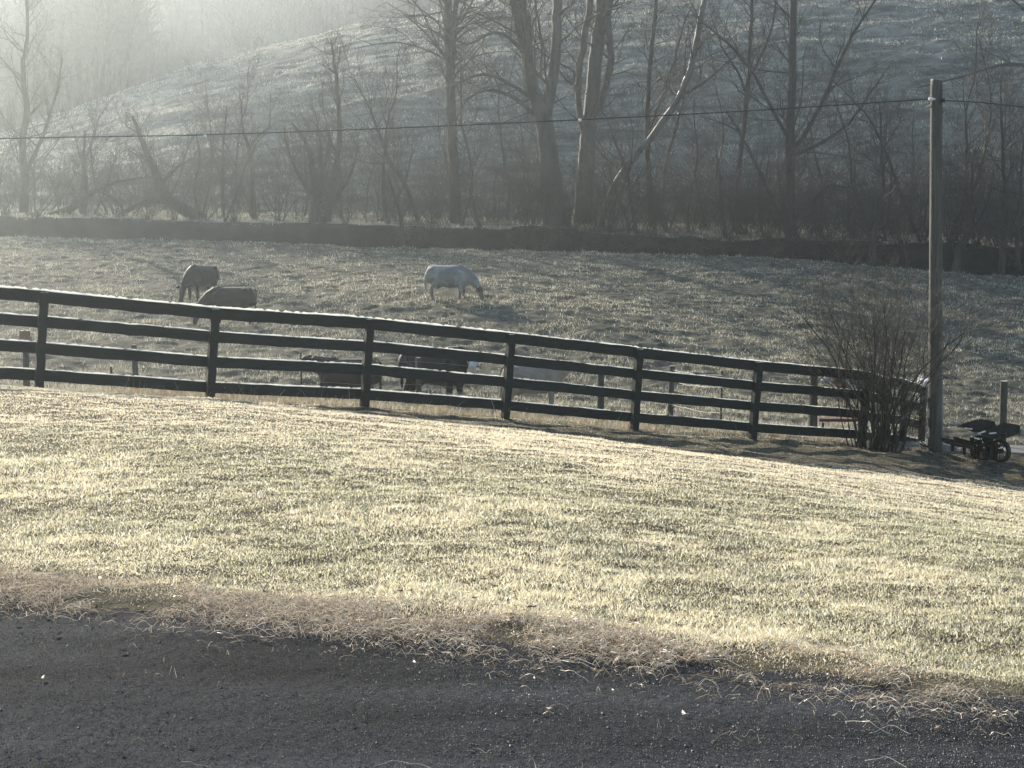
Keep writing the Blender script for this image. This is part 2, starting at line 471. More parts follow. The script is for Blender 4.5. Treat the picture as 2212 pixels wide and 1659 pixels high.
def tube(pts, rad, sides=8, caps=True, lump=0.0, seed=0):
    """one continuous tube through pts with a radius per point"""
    pts = [Vector(p) for p in pts]
    n = len(pts)
    rng = np.random.default_rng(seed)
    vs = []
    prev = None
    ph = rng.uniform(0, 6.28, 4)
    for i in range(n):
        t = (pts[min(i + 1, n - 1)] - pts[max(i - 1, 0)]).normalized()
        if prev is None:
            ref = Vector((0, 1, 0)) if abs(t.y) < 0.9 else Vector((1, 0, 0))
            s = t.cross(ref).normalized()
        else:
            s = (prev - t * prev.dot(t)).normalized()
        prev = s
        b = t.cross(s)
        for k in range(sides):
            a = 2 * math.pi * k / sides
            r = rad[i] * (1 + lump * (math.sin(3 * a + ph[0] + i * .7) + math.sin(5 * a + ph[1] - i * .4)) * .5)
            vs.append(pts[i] + s * (math.cos(a) * r) + b * (math.sin(a) * r))
    V_ = np.array([tuple(v) for v in vs])
    f = []
    for i in range(n - 1):
        for k in range(sides):
            k2 = (k + 1) % sides
            f.append((i * sides + k, i * sides + k2, (i + 1) * sides + k2, (i + 1) * sides + k))
    fs = [np.array(f)]
    if caps:
        fs.append(np.array([list(range(sides))[::-1], [(n - 1) * sides + k for k in range(sides)]]))
    return V_, fs

def resample(pts, rad, step):
    """Catmull-Rom resampling of a polyline"""
    P_ = [Vector(p) for p in pts]
    out, ro = [], []
    for i in range(len(P_) - 1):
        p0 = P_[max(i - 1, 0)]; p1 = P_[i]; p2 = P_[i + 1]; p3 = P_[min(i + 2, len(P_) - 1)]
        n = max(1, int((p2 - p1).length / step))
        for k in range(n):
            t = k / n
            out.append(0.5 * ((2 * p1) + (p2 - p0) * t + (2 * p0 - 5 * p1 + 4 * p2 - p3) * t * t + (3 * p1 - p0 - 3 * p2 + p3) * t ** 3))
            ro.append(rad[i] * (1 - t) + rad[i + 1] * t)
    out.append(P_[-1]); ro.append(rad[-1])
    return out, ro

def solid(name, parts, mat, parent=None, sm=False):
    v, f = merge(parts)
    me = np_mesh(name, v, f)
    if sm: smooth(me)
    return link_mesh(name, me, mat, parent)

# ------------------------------------------------------------------ the board fence
def fence():
    X0 = -6.9; dx = 2.262; dy = 1.1
    base = []
    for k in range(-2, 7):
        x, y = X0 + dx * k, 21.5 + dy * k
        base.append(Vector((x, y, gz(x, y))))
    corner = base[-1]
    end = G(1990, 31.0)
    tail = []
    for t in (0.34, 0.67, 1.0):
        p = corner.lerp(end, t); p.z = gz(p.x, p.y); tail.append(p)
    allp = base + tail
    root = empty('board_fence', base[0], 'dark four rail board fence running down between lawn and pasture', 'fence')
    lean = Vector((math.sin(R(4.4)), 0, math.cos(R(4.4))))
    H = 1.45
    tops = []
    for i, p in enumerate(allp):
        ln = lean if i < 9 else Vector((0.02, 0, 1)).normalized()
        if i in (1, 4, 6): ln = (ln + Vector((random.uniform(-.02, .02), 0, 0))).normalized()
        hh = H + random.uniform(-.015, .015) - (0 if i < 9 else (.06, .12, .19)[i - 9])
        tops.append(p + ln * hh)
        dirv = (allp[min(i + 1, len(allp) - 1)] - allp[max(i - 1, 0)]); dirv.z = 0; dirv.normalize()
        # square-ish post: a board standing on end
        w = 0.125
        nrm = Vector((dirv.y, -dirv.x, 0))
        v, f = board(p - ln * 0.25 + nrm * 0, p + ln * (hh - 0.02), dirv, w, 0.115, seg=8, wear=0.003, seed=i)
        v = v + np.array(dirv) * (w / 2)
        solid('post', [(v, f)], M['board'], root)
    back = Vector((-0.437, 0.9, 0)).normalized()
    offs = [0.0, 0.375, 0.755, 1.15]
    for i in range(len(allp) - 1):
        up = Vector((0, 0, 1))
        for r, o in enumerate(offs):
            la = (tops[i] - allp[i]).normalized(); lb = (tops[i + 1] - allp[i + 1]).normalized()
            bk = back if i < 8 else Vector(((allp[i+1]-allp[i]).y * -1, (allp[i+1]-allp[i]).x, 0)).normalized() * 1
            off = bk * (0.072 + 0.012 * ((i + r) % 2) * 0)
            d = (allp[i + 1] - allp[i]).normalized()
            a = tops[i] - la * (o + random.uniform(-.008, .008)) + off + d * 0.004
            b = tops[i + 1] - lb * (o + random.uniform(-.008, .008)) + off - d * 0.004
            if i >= 8:
                a.z -= 0.0; b.z -= 0.0
            rl = solid('rail', [board(a, b, up, 0.165 if r else 0.18, 0.03, seg=14, wear=0.0025, seed=100 + i * 4 + r)], M['board'], root)
            n = 60; rg = np.random.default_rng(900 + i * 4 + r); vs = []
            hh = (.018 if r else .028) * (1.1 if i < 5 else .75)
            nn = Vector((d.y, -d.x, 0)).normalized()
            for k in range(n + 1):
                c_ = a.lerp(b, k / n); hk = hh * (.6 + .5 * rg.random()) * (1 if rg.random() > .12 else .2)
                vs += [tuple(c_ + nn * .016 - up * .006), tuple(c_ + nn * .004 + up * hk), tuple(c_ - nn * .004 + up * hk), tuple(c_ - nn * .016 - up * .006)]
            fs = [(k * 4 + m_, k * 4 + m_ + 1, k * 4 + m_ + 5, k * 4 + m_ + 4) for k in range(n) for m_ in range(3)]
            fm = np_mesh('frost_rime', np.array(vs), np.array(fs)); fm.materials.append(M['rime'])
            fo = bpy.data.objects.new('frost_rime', fm); COL.objects.link(fo); fo.parent = rl
            fo.matrix_parent_inverse = Matrix.Translation(Vector((0, 0, 0)))
    # cap board over the post heads
    return root
fence()

# ------------------------------------------------------------------ the older wire fence behind it
def wire_fence():
    spec = [(-120, 31, 1.15, .07), (58, 31, 1.2, .075), (243, 32, .8, .03), (296, 33, 1.2, .075), (652, 32, 1.2, .02), (905, 32.5, 1.15, .07),
            (1297, 31.5, 1.2, .085), (1447, 34.5, 1.25, .075), (1557, 31, 1.2, .022), (1756, 31, 1.42, .10)]
    g0 = G(*spec[0][:2])
    root = empty('wire_fence', g0, 'old sagging wire fence on weathered posts just behind the board fence', 'fence')
    heads = []
    for i, (px, Y, h, r) in enumerate(spec):
        g = G(px, Y)
        ln = Vector((random.uniform(-.04, .04), 0, 1)).normalized()
        n = 7
        pts = [g - ln * 0.2 + ln * ((h + .2) * k / (n - 1)) for k in range(n)]
        solid('post', [tube(pts, [r * (1 - .03 * k) for k in range(n)], 10 if r > .03 else 5, True, .05, i)], M['post'] if r > .03 else M['iron'], root, sm=False)
        heads.append((g, ln, h))
    for w, fr in enumerate((0.28, 0.5, 0.72, 0.93)):
        pts = []
        for i in range(len(heads) - 1):
            a = heads[i][0] + heads[i][1] * heads[i][2] * fr; b = heads[i + 1][0] + heads[i + 1][1] * heads[i + 1][2] * fr
            for k in range(6):
                t = k / 6; p = a.lerp(b, t); p.z -= 0.05 * math.sin(t * math.pi) * random.uniform(.6, 1.4); p.y -= 0.07
                pts.append(p)
        solid('wire', [tube(pts, [0.0035] * len(pts), 4)], M['metal'], root)
wire_fence()

# lone round post by the implement
g = G(2165, 31.5)
n = 9
pts = [g + Vector((0, 0, -0.2 + 1.63 * k / (n - 1))) for k in range(n)]
o = solid('gate_post', [tube(pts, [0.078] * n, 16, True, .015, 3)], M['post'], None)
tag(o, 'round wooden post with frosty white top standing alone behind the implement', 'post')

# red trough bar and mineral block
def trough():
    a = G(1766, 33.0); b = G(1862, 33.0)
    root = empty('feed_trough', a, 'low faded red trough with frosty rim seen through the fence beside the bush', 'trough')
    za = P(1766, 903, 33).z; 
    A = Vector((a.x, 33.0, za)); B = Vector((b.x + 0.05, 33.0, za))
    solid('body', [board(A, B, (0, 0, 1), 0.065, 0.32, 6, .002, 1)], M['redpaint'], root)
    for x in (A.x + .12, B.x - .12):
        p = Vector((x, 33.0, 0)); zt = za - .10
        zb = gz(x, 33.0) - .05
        solid('leg', [tube([(x, 33.0, zb), (x, 33.0, (zb + zt) / 2), (x, 33.0, zt)], [.025] * 3, 6)], M['iron'], root)
trough()
g = G(54, 47)
o = solid('mineral_block', [board(g + Vector((-.13, 0, .24)), g + Vector((.13, 0, .24)), (0, 0, 1), .26, .24, 3, .006, 5)], M['salt'])
tag(o, 'small reddish mineral block lying in the pasture behind the leftmost fence post', 'salt lick')

# ------------------------------------------------------------------ utility pole and cable
def utility_pole():
    b = G(2019, 29.0); t = P(2023, 171, 29.0)
    root = empty('utility_pole', b, 'tall weathered wooden utility pole at the end of the board fence', 'pole')
    n = 40
    pts = [Vector(b).lerp(t, k / (n - 1)) for k in range(n)]; pts[0].z -= .4
    solid('shaft', [tube(pts, [0.135 - 0.025 * k / (n - 1) for k in range(n)], 22, True, .012, 9)], M['pole'], root, sm=True)
    # split moulding that covers the earth wire on the right side
    c0 = b + Vector((.128, -.03, -.05)); c1 = Vector((t.x + .095, 29 - .03, t.z - 1.4))
    n = 24
    cp = [c0.lerp(c1, k / (n - 1)) for k in range(n)]
    solid('conduit', [tube(cp, [0.032] * n, 8)], M['pole_light'], root, sm=True)
    for z in (0.9, 2.6, 4.3):
        q_ = b + Vector((0, 0, z))
        ring = [q_ + Vector((math.cos(a) * .138, math.sin(a) * .138, 0)) for a in np.linspace(0, 6.283, 18)]
    ip = P(2010, 214, 28.9)
    solid('insulator', [tube([ip + Vector((.1, .0, 0)), ip + Vector((.02, 0, 0)), ip + Vector((-.03, 0, 0))], [.012, .035, .03], 10)], M['glass'], root, sm=True)
    solid('bolt', [tube([ip + Vector((.0, -.10, -.12)), ip + Vector((.0, .3, -.12))], [.012, .012], 6)], M['iron'], root)
    cl = P(2033, 216, 28.85)
    solid('clamp', [board(cl + Vector((-.02, 0, .03)), cl + Vector((.07, 0, .03)), (0, 0, 1), .07, .04, 2, .001, 3)], M['iron'], root)
    return root
utility_pole()
wp = [P(-900, 331, 40), P(-400, 315, 36), P(0, 299.5, 34), P(443, 291, 33), P(880, 275.5, 31.8), P(1253, 258.5, 30.8), P(1640, 238, 29.9), P(2003, 214, 29.0)]
pts, rr = resample(wp, [0.0125] * len(wp), 0.6)
croot = empty('overhead_cable', wp[-1], 'thin black cable strung across the view to the left of the pole', 'cable')
solid('span', [tube(pts, rr, 6)], M['wire'], croot)
for px, py, Y in ((232, 297, 33.5), (443, 292.5, 33.0), (1253, 258.5, 30.75)):  # white beads standing in for backlit glints on the cable
    c = P(px, py, Y)
    solid('cable_glint', [tube([c + Vector((-.035, 0, -.01)), c + Vector((-.015, 0, -.01)), c + Vector((.015, 0, -.01)), c + Vector((.035, 0, -.01))], [.01, .032, .032, .01], 8)], M['frost'], croot, sm=True)
wp = [P(2034, 217, 28.9), P(2120, 221, 28.0), P(2212, 231, 27.2), P(2400, 262, 25.5), P(2900, 360, 22)]
pts, rr = resample(wp, [0.0125] * len(wp), 0.5)
o = solid('overhead_cable', [tube(pts, rr, 6)], M['wire'])
tag(o, 'short black cable dropping away to the right of the utility pole', 'cable')

# ------------------------------------------------------------------ old farm implement
def implement():
    Y = 27.6
    b = G(2115, Y)
    root = empty('farm_implement', b, 'rusty black horse-drawn planter with two tilted hoppers and iron wheels near the pole', 'implement')
    s = Y / F
    def W(px, py, dy=0.0): return P(px, py, Y + dy)
    # two shallow hoppers: open pans seen from the side, with thick walls
    def pan(outline, y0, y1, nm):
        """outline in the view plane at distance y0, tapering to a floor at y1"""
        n = len(outline)
        front = [W(x, y, y0) for x, y in outline]
        back = [W(x, y, y1) for x, y in outline]
        v = np.array([tuple(p) for p in front + back])
        f = [[i, (i + 1) % n, n + (i + 1) % n, n + i] for i in range(n)]
        me = bpy.data.meshes.new(nm)
        me.from_pydata([tuple(p) for p in v], [], f + [list(range(n))[::-1], [n + i for i in range(n)]])
        me.update()
        ob = link_mesh(nm, me, M['iron'], root)
        return ob
    pan([(2078, 916), (2096, 910), (2116, 905), (2134, 907), (2150, 911), (2151, 922), (2133, 935), (2104, 934), (2080, 924), (2066, 922), (2076, 918)], -.25, .30, 'hopper')
    pan([(2150, 921), (2168, 912), (2190, 916), (2203, 918), (2205, 935), (2180, 945), (2158, 951), (2130, 946), (2118, 936), (2135, 927)], -.45, .15, 'hopper')
    # short white strips along the hopper edges
    for (x0, y0, x1, y1, d) in ((2084, 923.5, 2100, 925, -.30), (2113, 935.5, 2129, 930, -.50), (2137, 935, 2152, 934, -.50), (2105, 945, 2116, 947, -.52)):
        solid('rim', [board(W(x0, y0, d), W(x1, y1, d), (0, 0, 1), .022, .03, 3, .002, int(x0))], M['frost'], root)
    # wheels: rim, spokes and hub
    def wheel(px, py, r, dy, yaw):
        c = W(px, py, dy)
        ax = Vector((math.cos(yaw), math.sin(yaw), 0)); u = Vector((-math.sin(yaw), math.cos(yaw), 0)); w = Vector((0, 0, 1))
        ring = [c + (u * math.cos(a) + w * math.sin(a)) * r for a in np.linspace(0, 2 * math.pi, 29)]
        tire = []
        vs = []; fs = []
        for a in np.linspace(0, 2 * math.pi, 29)[:-1]:
            e = u * math.cos(a) + w * math.sin(a)
            for (rr_, xx) in ((r, -.04), (r, .04), (r - .05, .04), (r - .05, -.04)):
                vs.append(tuple(c + e * rr_ + ax * xx))
        for i in range(28):
            for k in range(4):
                fs.append((i * 4 + k, i * 4 + (k + 1) % 4, ((i + 1) % 28) * 4 + (k + 1) % 4, ((i + 1) % 28) * 4 + k))
        wh = solid('wheel', [(np.array(vs), np.array(fs))], M['iron'], root)
        sp = []
        for a in np.linspace(0, 2 * math.pi, 9)[:-1]:
            e = u * math.cos(a) + w * math.sin(a)
            sp.append(tube([c + e * .03, c + e * (r - .01)], [.007, .006], 5))
        for nm, pr in (('spoke', sp), ('hub', [tube([c - ax * .07, c + ax * .07], [.04, .04], 10)])):
            v, f = merge(pr); me = np_mesh(nm, v, f); ob = bpy.data.objects.new(nm, me); COL.objects.link(ob); me.materials.append(M['iron'])
            ob.parent = wh
            ob.matrix_parent_inverse = wh.matrix_parent_inverse.copy() if False else Matrix.Identity(4)
    wheel(2160, 974, .215, -.42, R(35))
    wheel(2121, 968, .25, .35, R(35))
    for (px_, py_, dy_) in ((2112, 962, .1), (2133, 968, -.2), (2148, 972, -.35)):
        c = W(px_, py_, dy_)
        solid('seed_boot', [board(c + Vector((-.06, 0, .14)), c + Vector((.07, 0, .10)), (0.1, 0, 1), .30, .10, 4, .012, int(px_))], M['iron'], root)
    # frame bars, boots and drawbar
    fr = [tube([W(2060, 946), W(2100, 957), W(2150, 966)], [.03, .03, .03], 6), tube([W(2110, 962, -.3), W(2160, 964, -.35)], [.025, .025], 6),
          tube([W(2128, 940, -.1), W(2130, 990, -.1)], [.045, .03], 6), tube([W(2140, 945, -.3), W(2146, 992, -.3)], [.05, .02], 6),
          tube([W(2100, 945, .2), W(2100, 985, .2)], [.05, .03], 6), tube([W(2112, 945, .0), W(2114, 990, 0)], [.06, .03], 6),
          tube([W(2122, 948, -.2), W(2150, 985, -.2)], [.02, .02], 6), tube([W(2096, 975, .1), W(2165, 972, -.4)], [.02, .02], 6)]
    solid('frame', fr, M['iron'], root)
    dr = [board(W(2035, 945, .1), W(2105, 958, .05), (0, 0, 1), .07, .12, 6, .006, 4), board(W(2040, 952, -.1), W(2100, 964, -.1), (0, 0, 1), .05, .10, 6, .006, 5),
          tube([W(2058, 952), W(2058, 975)], [.035, .03], 6), tube([W(2083, 957), W(2083, 982)], [.035, .03], 6)]
    solid('drawbar', dr, M['iron'], root)
    solid('seat_spring', [tube([W(2150, 957, -.5), W(2158, 975, -.5), W(2150, 990, -.5)], [.01, .012, .01], 5)], M['iron'], root)
implement()

# ------------------------------------------------------------------ gravel lane behind the fence
def lane():
    vs = []; nx = 90; ny = 16
    for i in range(nx):
        px = 1500 + i * 13.0
        for j in range(ny):
            y = 28.5 + (px - 1500) / 700 * 1.1 + (j / (ny - 1)) * (3.0 + 0.5 * math.sin(i * .2))
            x = (px - CX) / F * y
            vs.append((x, y, gz(x, y) * 1.0))
    vs = np.array(vs)
    # the wheels have levelled it: smooth across and lift clear of the turf
    z = vs[:, 2].reshape(nx, ny)
    k = np.ones(9) / 9
    for _ in range(2):
        z = np.apply_along_axis(lambda r: np.convolve(np.pad(r, 4, mode='edge'), k, mode='valid'), 0, z)
        z = np.apply_along_axis(lambda r: np.convolve(np.pad(r, 4, mode='edge'), k, mode='valid'), 1, z)
    z[:, 1:-1] += 0.06
    z[:, 0] -= 0.12; z[:, -1] -= 0.12
    vs[:, 2] = z.ravel()
    f = [(i * ny + j, (i + 1) * ny + j, (i + 1) * ny + j + 1, i * ny + j + 1) for i in range(nx - 1) for j in range(ny - 1)]
    me = np_mesh('gravel_lane', vs, np.array(f)); smooth(me)
    tag(link_mesh('gravel_lane', me, M['gravel']), kind='structure')
lane()

# ------------------------------------------------------------------ cattle
def loft(pts, rad, sides=14):
    """closed lofted limb; rad = (half width, half height) per point"""
    pts = [Vector(p) for p in pts]; n = len(pts); vs = []
    for i in range(n):
        t = (pts[min(i + 1, n - 1)] - pts[max(i - 1, 0)]).normalized()
        s = t.cross(Vector((0, 0, 1)))
        if s.length < 0.3: s = Vector((0, 1, 0)) - t * t.y
        s.normalize(); b = s.cross(t)
        for k in range(sides):
            a = 2 * math.pi * k / sides
            vs.append(tuple(pts[i] + s * (math.cos(a) * rad[i][0]) + b * (math.sin(a) * rad[i][1])))
    f = [(i * sides + k, i * sides + (k + 1) % sides, (i + 1) * sides + (k + 1) % sides, (i + 1) * sides + k) for i in range(n - 1) for k in range(sides)]
    return np.array(vs), [np.array(f), np.array([list(range(sides))[::-1], [(n - 1) * sides + k for k in range(sides)]])]

m, nt, out = new_mat('cattle coat')
at = N(nt, 'ShaderNodeAttribute'); at.attribute_name = 'tint'
bs = N(nt, 'ShaderNodeBsdfPrincipled'); bs.inputs['Roughness'].default_value = 0.65
bs.inputs['Sheen Weight'].default_value = 0.06; bs.inputs['Sheen Roughness'].default_value = 0.4
bs.inputs['Specular IOR Level'].default_value = 0.3
tc = N(nt, 'ShaderNodeTexCoord'); nz = N(nt, 'ShaderNodeTexNoise'); nz.inputs['Scale'].default_value = 30
bp = N(nt, 'ShaderNodeBump'); bp.inputs['Strength'].default_value = 0.4; bp.inputs['Distance'].default_value = 0.02
nt.links.new(tc.outputs['Object'], nz.inputs['Vector']); nt.links.new(nz.outputs['Fac'], bp.inputs['Height'])
nt.links.new(bp.outputs[0], bs.inputs['Normal']); nt.links.new(at.outputs['Color'], bs.inputs['Base Color'])
nt.links.new(bs.outputs[0], out.inputs[0])
M['coat'] = m
M['eye'] = mat_noise('eye', (0.01, 0.01, 0.01), (0.015, 0.01, 0.01), 4, 0.1, 0)
M['tagw'] = mat_noise('white ear tag', (0.75, 0.75, 0.72), (0.8, 0.8, 0.78), 4, 0.4, 0)

def cow(px, Y, yaw, s, pose, coat, label, stride=0.0, tagged=False, look=None):
    base = G(px, Y)
    root = empty('cow', base, label, 'cow', 'cattle in the frosty pasture')
    parts = []
    body = [(-.83, 0, 1.03), (-.80, 0, 1.02), (-.72, 0, .99), (-.52, 0, .96), (-.25, 0, .92), (.08, 0, .90), (.34, 0, .90), (.54, 0, .92), (.70, 0, .93), (.78, 0, .95)]
    br = [(.10, .16), (.20, .27), (.26, .33), (.30, .355), (.345, .395), (.355, .41), (.31, .405), (.25, .39), (.17, .30), (.06, .14)]
    parts.append(loft(body, br, 20))
    parts.append(loft([(-.45, 0, .62), (-.36, 0, .52), (-.25, 0, .55)], [(.1, .1), (.11, .1), (.05, .05)]))      # udder / flank
    for sy in (-1, 1):
        parts.append(loft([(-.62, .20 * sy, 1.18), (-.52, .23 * sy, 1.22), (-.40, .20 * sy, 1.20)], [(.05, .05), (.075, .07), (.05, .05)], 10))   # hips
        parts.append(loft([(.36, .17 * sy, 1.16), (.44, .235 * sy, 1.0), (.50, .22 * sy, .80)], [(.06, .08), (.085, .13), (.08, .11)], 10))        # shoulder
    parts.append(loft([(.45, 0, .62), (.62, 0, .60), (.76, 0, .68)], [(.12, .09), (.12, .13), (.06, .10)], 12))                                    # brisket
    parts.append(loft([(.2, 0, 1.24), (.45, 0, 1.29), (.62, 0, 1.2)], [(.05, .06), (.08, .07), (.06, .08)]))       # withers
    if pose == 'graze':
        nk = [(.48, 0, 1.0), (.74, 0, .92), (.97, 0, .74), (1.12, 0, .56)]
        nr = [(.22, .34), (.17, .26), (.125, .19), (.10, .135)]
        poll = Vector((1.14, 0, .54)); hd = Vector((.30, 0, -1)).normalized()
    else:
        nk = [(.48, 0, 1.02), (.70, 0, 1.10), (.88, 0, 1.20), (.99, 0, 1.27)]
        nr = [(.22, .35), (.17, .27), (.125, .19), (.10, .13)]
        poll = Vector((1.02, 0, 1.30)); hd = Vector((.85, 0, -.5)).normalized()
        if pose == 'low':
            nk[2] = (.88, 0, 1.10); nk[3] = (.99, 0, 1.10); poll = Vector((1.02, 0, 1.10))
    if look is not None: hd = Vector(look).normalized()
    parts.append(loft(nk, nr, 16))
    hp = [poll - hd * .07, poll, poll + hd * .13, poll + hd * .32, poll + hd * .45, poll + hd * .51]
    hr = [(.085, .075), (.118, .115), (.108, .135), (.076, .092), (.088, .088), (.072, .066)]
    parts.append(loft(hp, hr, 14))
    for sy in (-1, 1):
        d = stride * sy
        parts.append(loft([(.50, .12 * sy, 1.0), (.50, .17 * sy, .76), (.50 + d * .3, .17 * sy, .58), (.52 + d * .8, .165 * sy, .36), (.50 + d, .16 * sy, .13), (.53 + d, .16 * sy, .05), (.55 + d, .16 * sy, 0)],
                          [(.10, .14), (.105, .15), (.078, .095), (.062, .066), (.052, .052), (.062, .068), (.066, .07)], 10))
        d = -stride * sy
        parts.append(loft([(-.56, .12 * sy, 1.0), (-.54, .18 * sy, .84), (-.47 + d * .3, .19 * sy, .65), (-.64 + d * .8, .18 * sy, .42), (-.62 + d, .175 * sy, .15), (-.59 + d, .17 * sy, .05), (-.57 + d, .17 * sy, 0)],
                          [(.14, .2), (.135, .20), (.095, .13), (.062, .075), (.052, .055), (.062, .068), (.066, .07)], 10))
    v, f = merge(parts)
    me = np_mesh('b', v * s, f)
    tmp = bpy.data.objects.new('b', me); COL.objects.link(tmp)
    r = tmp.modifiers.new('r', 'REMESH'); r.mode = 'VOXEL'; r.voxel_size = 0.017
    sm_ = tmp.modifiers.new('s', 'SMOOTH'); sm_.factor = 0.5; sm_.iterations = 4
    dg = bpy.context.evaluated_depsgraph_get()
    me2 = bpy.data.meshes.new_from_object(tmp.evaluated_get(dg))
    bpy.data.objects.remove(tmp)
    co = np.empty(len(me2.vertices) * 3, np.float32); me2.vertices.foreach_get('co', co); co = co.reshape(-1, 3)
    rot = Matrix.Rotation(R(yaw), 3, 'Z')
    lc = co / s
    set_col(me2, 'tint', coat(lc, poll, hd))
    rn = np.array(rot)
    wc = co @ rn.T + np.array(base)
    # feet follow the slope
    g_here = ground(wc[:, 0], wc[:, 1]); 
    wc[:, 2] += np.clip(1 - lc[:, 2] / 0.7, 0, 1) * np.clip(g_here - base.z, -.15, .15) - 0.02
    me2.vertices.foreach_set('co', wc.astype(np.float32).ravel()); me2.update()
    smooth(me2)
    me2.materials.clear()
    link_mesh('body', me2, M['coat'], root)
    nv = np.empty(len(me2.vertices) * 3, np.float32); me2.vertices.foreach_get('normal', nv); nv = nv.reshape(-1, 3)
    rg = np.random.default_rng(int(px)); pick = rg.choice(len(wc), min(len(wc), 9000))
    p0 = wc[pick]; nn_ = nv[pick] + rg.normal(0, .35, (len(pick), 3)); nn_[:, 2] -= .25; nn_ /= np.linalg.norm(nn_, axis=1)[:, None]
    hl = (.007 + .008 * rg.random(len(pick)))[:, None]; sd = np.cross(nn_, rg.normal(0, 1, (len(pick), 3))); sd /= np.linalg.norm(sd, axis=1)[:, None]
    hv = np.stack([p0 - nn_ * .004 - sd * .003, p0 - nn_ * .004 + sd * .003, p0 + nn_ * hl], 1).reshape(-1, 3)
    hm = np_mesh('coat_hair', hv, np.arange(len(hv)).reshape(-1, 3))
    tint = coat(lc[pick], poll, hd); tint = np.clip(tint * 2.2 + .25, 0, .85) if tint[:, 0].mean() > .075 else tint * .8
    set_col(hm, 'tint', np.repeat(tint, 3, axis=0))
    link_mesh('coat_hair', hm, M['hair'], root)
    def place(p): return Vector(base) + rot @ (Vector(p) * s) + Vector((0, 0, -.02))
    def piece(nm, v, f, mat, tint=None, sm=True):
        vv = np.array([tuple(place(p)) for p in v])
        me = np_mesh(nm, vv, f)
        if sm: smooth(me)
        if tint is not None: set_col(me, 'tint', np.tile(tint, (len(vv), 1)))
        return link_mesh(nm, me, mat, root)
    dark = coat(np.array([[0, 0, 1.0]]), poll, hd)[0]
    v, f = loft([(-.79, 0, 1.24), (-.86, 0, 1.18), (-.87, .02, .95), (-.85, .03, .70), (-.85, .03, .52), (-.84, .03, .38)], [(.03, .03), (.028, .028), (.02, .02), (.018, .018), (.04, .04), (.01, .01)], 8)
    piece('tail', v, f, M['coat'], dark * 0.9)
    side_v = hd.cross(Vector((0, 0, 1)))
    if side_v.length < .2: side_v = Vector((0, 1, 0))
    side_v.normalize()
    if pose == 'graze' and look is None: side_v = Vector((0, 1, 0))
    for sy in (-1, 1):
        a = poll + side_v * (.09 * sy) - hd * 0.01
        v, f = loft([a, a + side_v * (.09 * sy) - hd * .01, a + side_v * (.17 * sy) + Vector((0, 0, -.02)) , a + side_v * (.22 * sy) + Vector((0, 0, -.05))], [(.02, .03), (.03, .065), (.022, .05), (.005, .01)], 8)
        piece('ear', v, f, M['coat'], coat(np.array([list(a)]), poll, hd)[0])
        e = poll + hd * .16 + side_v * (.098 * sy)
        v, f = loft([e - side_v * .02, e, e + side_v * .02], [(.012, .012), (.02, .02), (.01, .01)], 8)
        piece('eye', v, f, M['eye'])
    if tagged:
        a = poll + side_v * (.18 * tagged) + Vector((0, 0, -.06))
        v, f = board(a + Vector((-.05, 0, .03)), a + Vector((.06, 0, .01)), (0, 0, 1), .05, .006, 2, .0005, 2)
        piece('ear_tag', v, f, M['tagw'], None, False)
    return root

def coat_plain(c, patch=None, amt=0.0, scale=2.5, seed=0, face=None, belly=None):
    c = np.array(c, float)
    def fn(lc, poll, hd):
        n = fbm(lc[:, 0] * 5 + seed, lc[:, 2] * 5 + lc[:, 1] * 3, 3, seed)
        out_ = c[None, :] * (0.75 + 0.5 * n[:, None])
        if patch is not None:
            k = fbm(lc[:, 0] * scale + 9 + seed, lc[:, 2] * scale + lc[:, 1] * scale, 3, seed + 3)
            mk = np.clip((k - (1 - amt)) / 0.04, 0, 1)[:, None]
            out_ = out_ * (1 - mk) + np.array(patch)[None, :] * mk
        if face is not None:
            d = (lc - np.array(poll)) @ np.array(hd)
            r = np.linalg.norm(lc - np.array(poll) - d[:, None] * np.array(hd), axis=1)
            mk = (np.clip((d - .02) / .04, 0, 1) * (r < .17))[:, None]
            out_ = out_ * (1 - mk) + np.array(face)[None, :] * mk
        if belly is not None:
            mk = np.clip((.42 - lc[:, 2]) / .1, 0, 1)[:, None]
            out_ = out_ * (1 - mk) + np.array(belly)[None, :] * mk
        return out_
    return fn
BLK = (.008, .0075, .007); WHT = (.62, .60, .56); TAN = (.25, .21, .165); BRN = (.10, .05, .03)
cow(437, 57, 246, 1.06, 'graze', coat_plain(BLK), 'black cow grazing farthest up the pasture, turned three quarters to the left')
cow(500, 50, 180, .98, 'graze', coat_plain(BLK, seed=2), 'black cow grazing to the left, partly hidden behind the top rail', stride=.07)
cow(968, 54.6, -8, 1.0, 'graze', coat_plain((.20, .205, .20), (.14, .14, .14), .5, 1.6, 4, face=(.05, .045, .04), belly=(.12, .1, .09)), 'pale roan cow with dark face grazing alone in mid pasture', stride=.05)
cow(754, 33.8, 174, .87, 'stand', coat_plain((.022, .016, .014), WHT, .22, 2.2, 8), 'dark brown cow standing behind the fence, facing left, white tag in its ear', tagged=1, look=(.75, .35, -.35), stride=.04)
cow(938, 33, -28, 1.03, 'low', coat_plain(BLK, seed=6, face=(.45, .44, .42), belly=(.35, .33, .3)), 'black cow with a grey white face looking out between the rails', look=(.35, -.9, -.35), stride=.05)
cow(1150, 34.6, 3, .87, 'stand', coat_plain(TAN, seed=7, face=(.5, .42, .34)), 'tan cow standing behind the fence with its head to the right', look=(.8, .4, -.25), stride=.04)
cow(1862, 38.5, 175, .78, 'stand', coat_plain(BRN, (.32, .3, .27), .40, 2.5, 12, face=(.34, .31, .28)), 'brown and white calf half hidden behind the bare bush', look=(.7, .5, -.4))
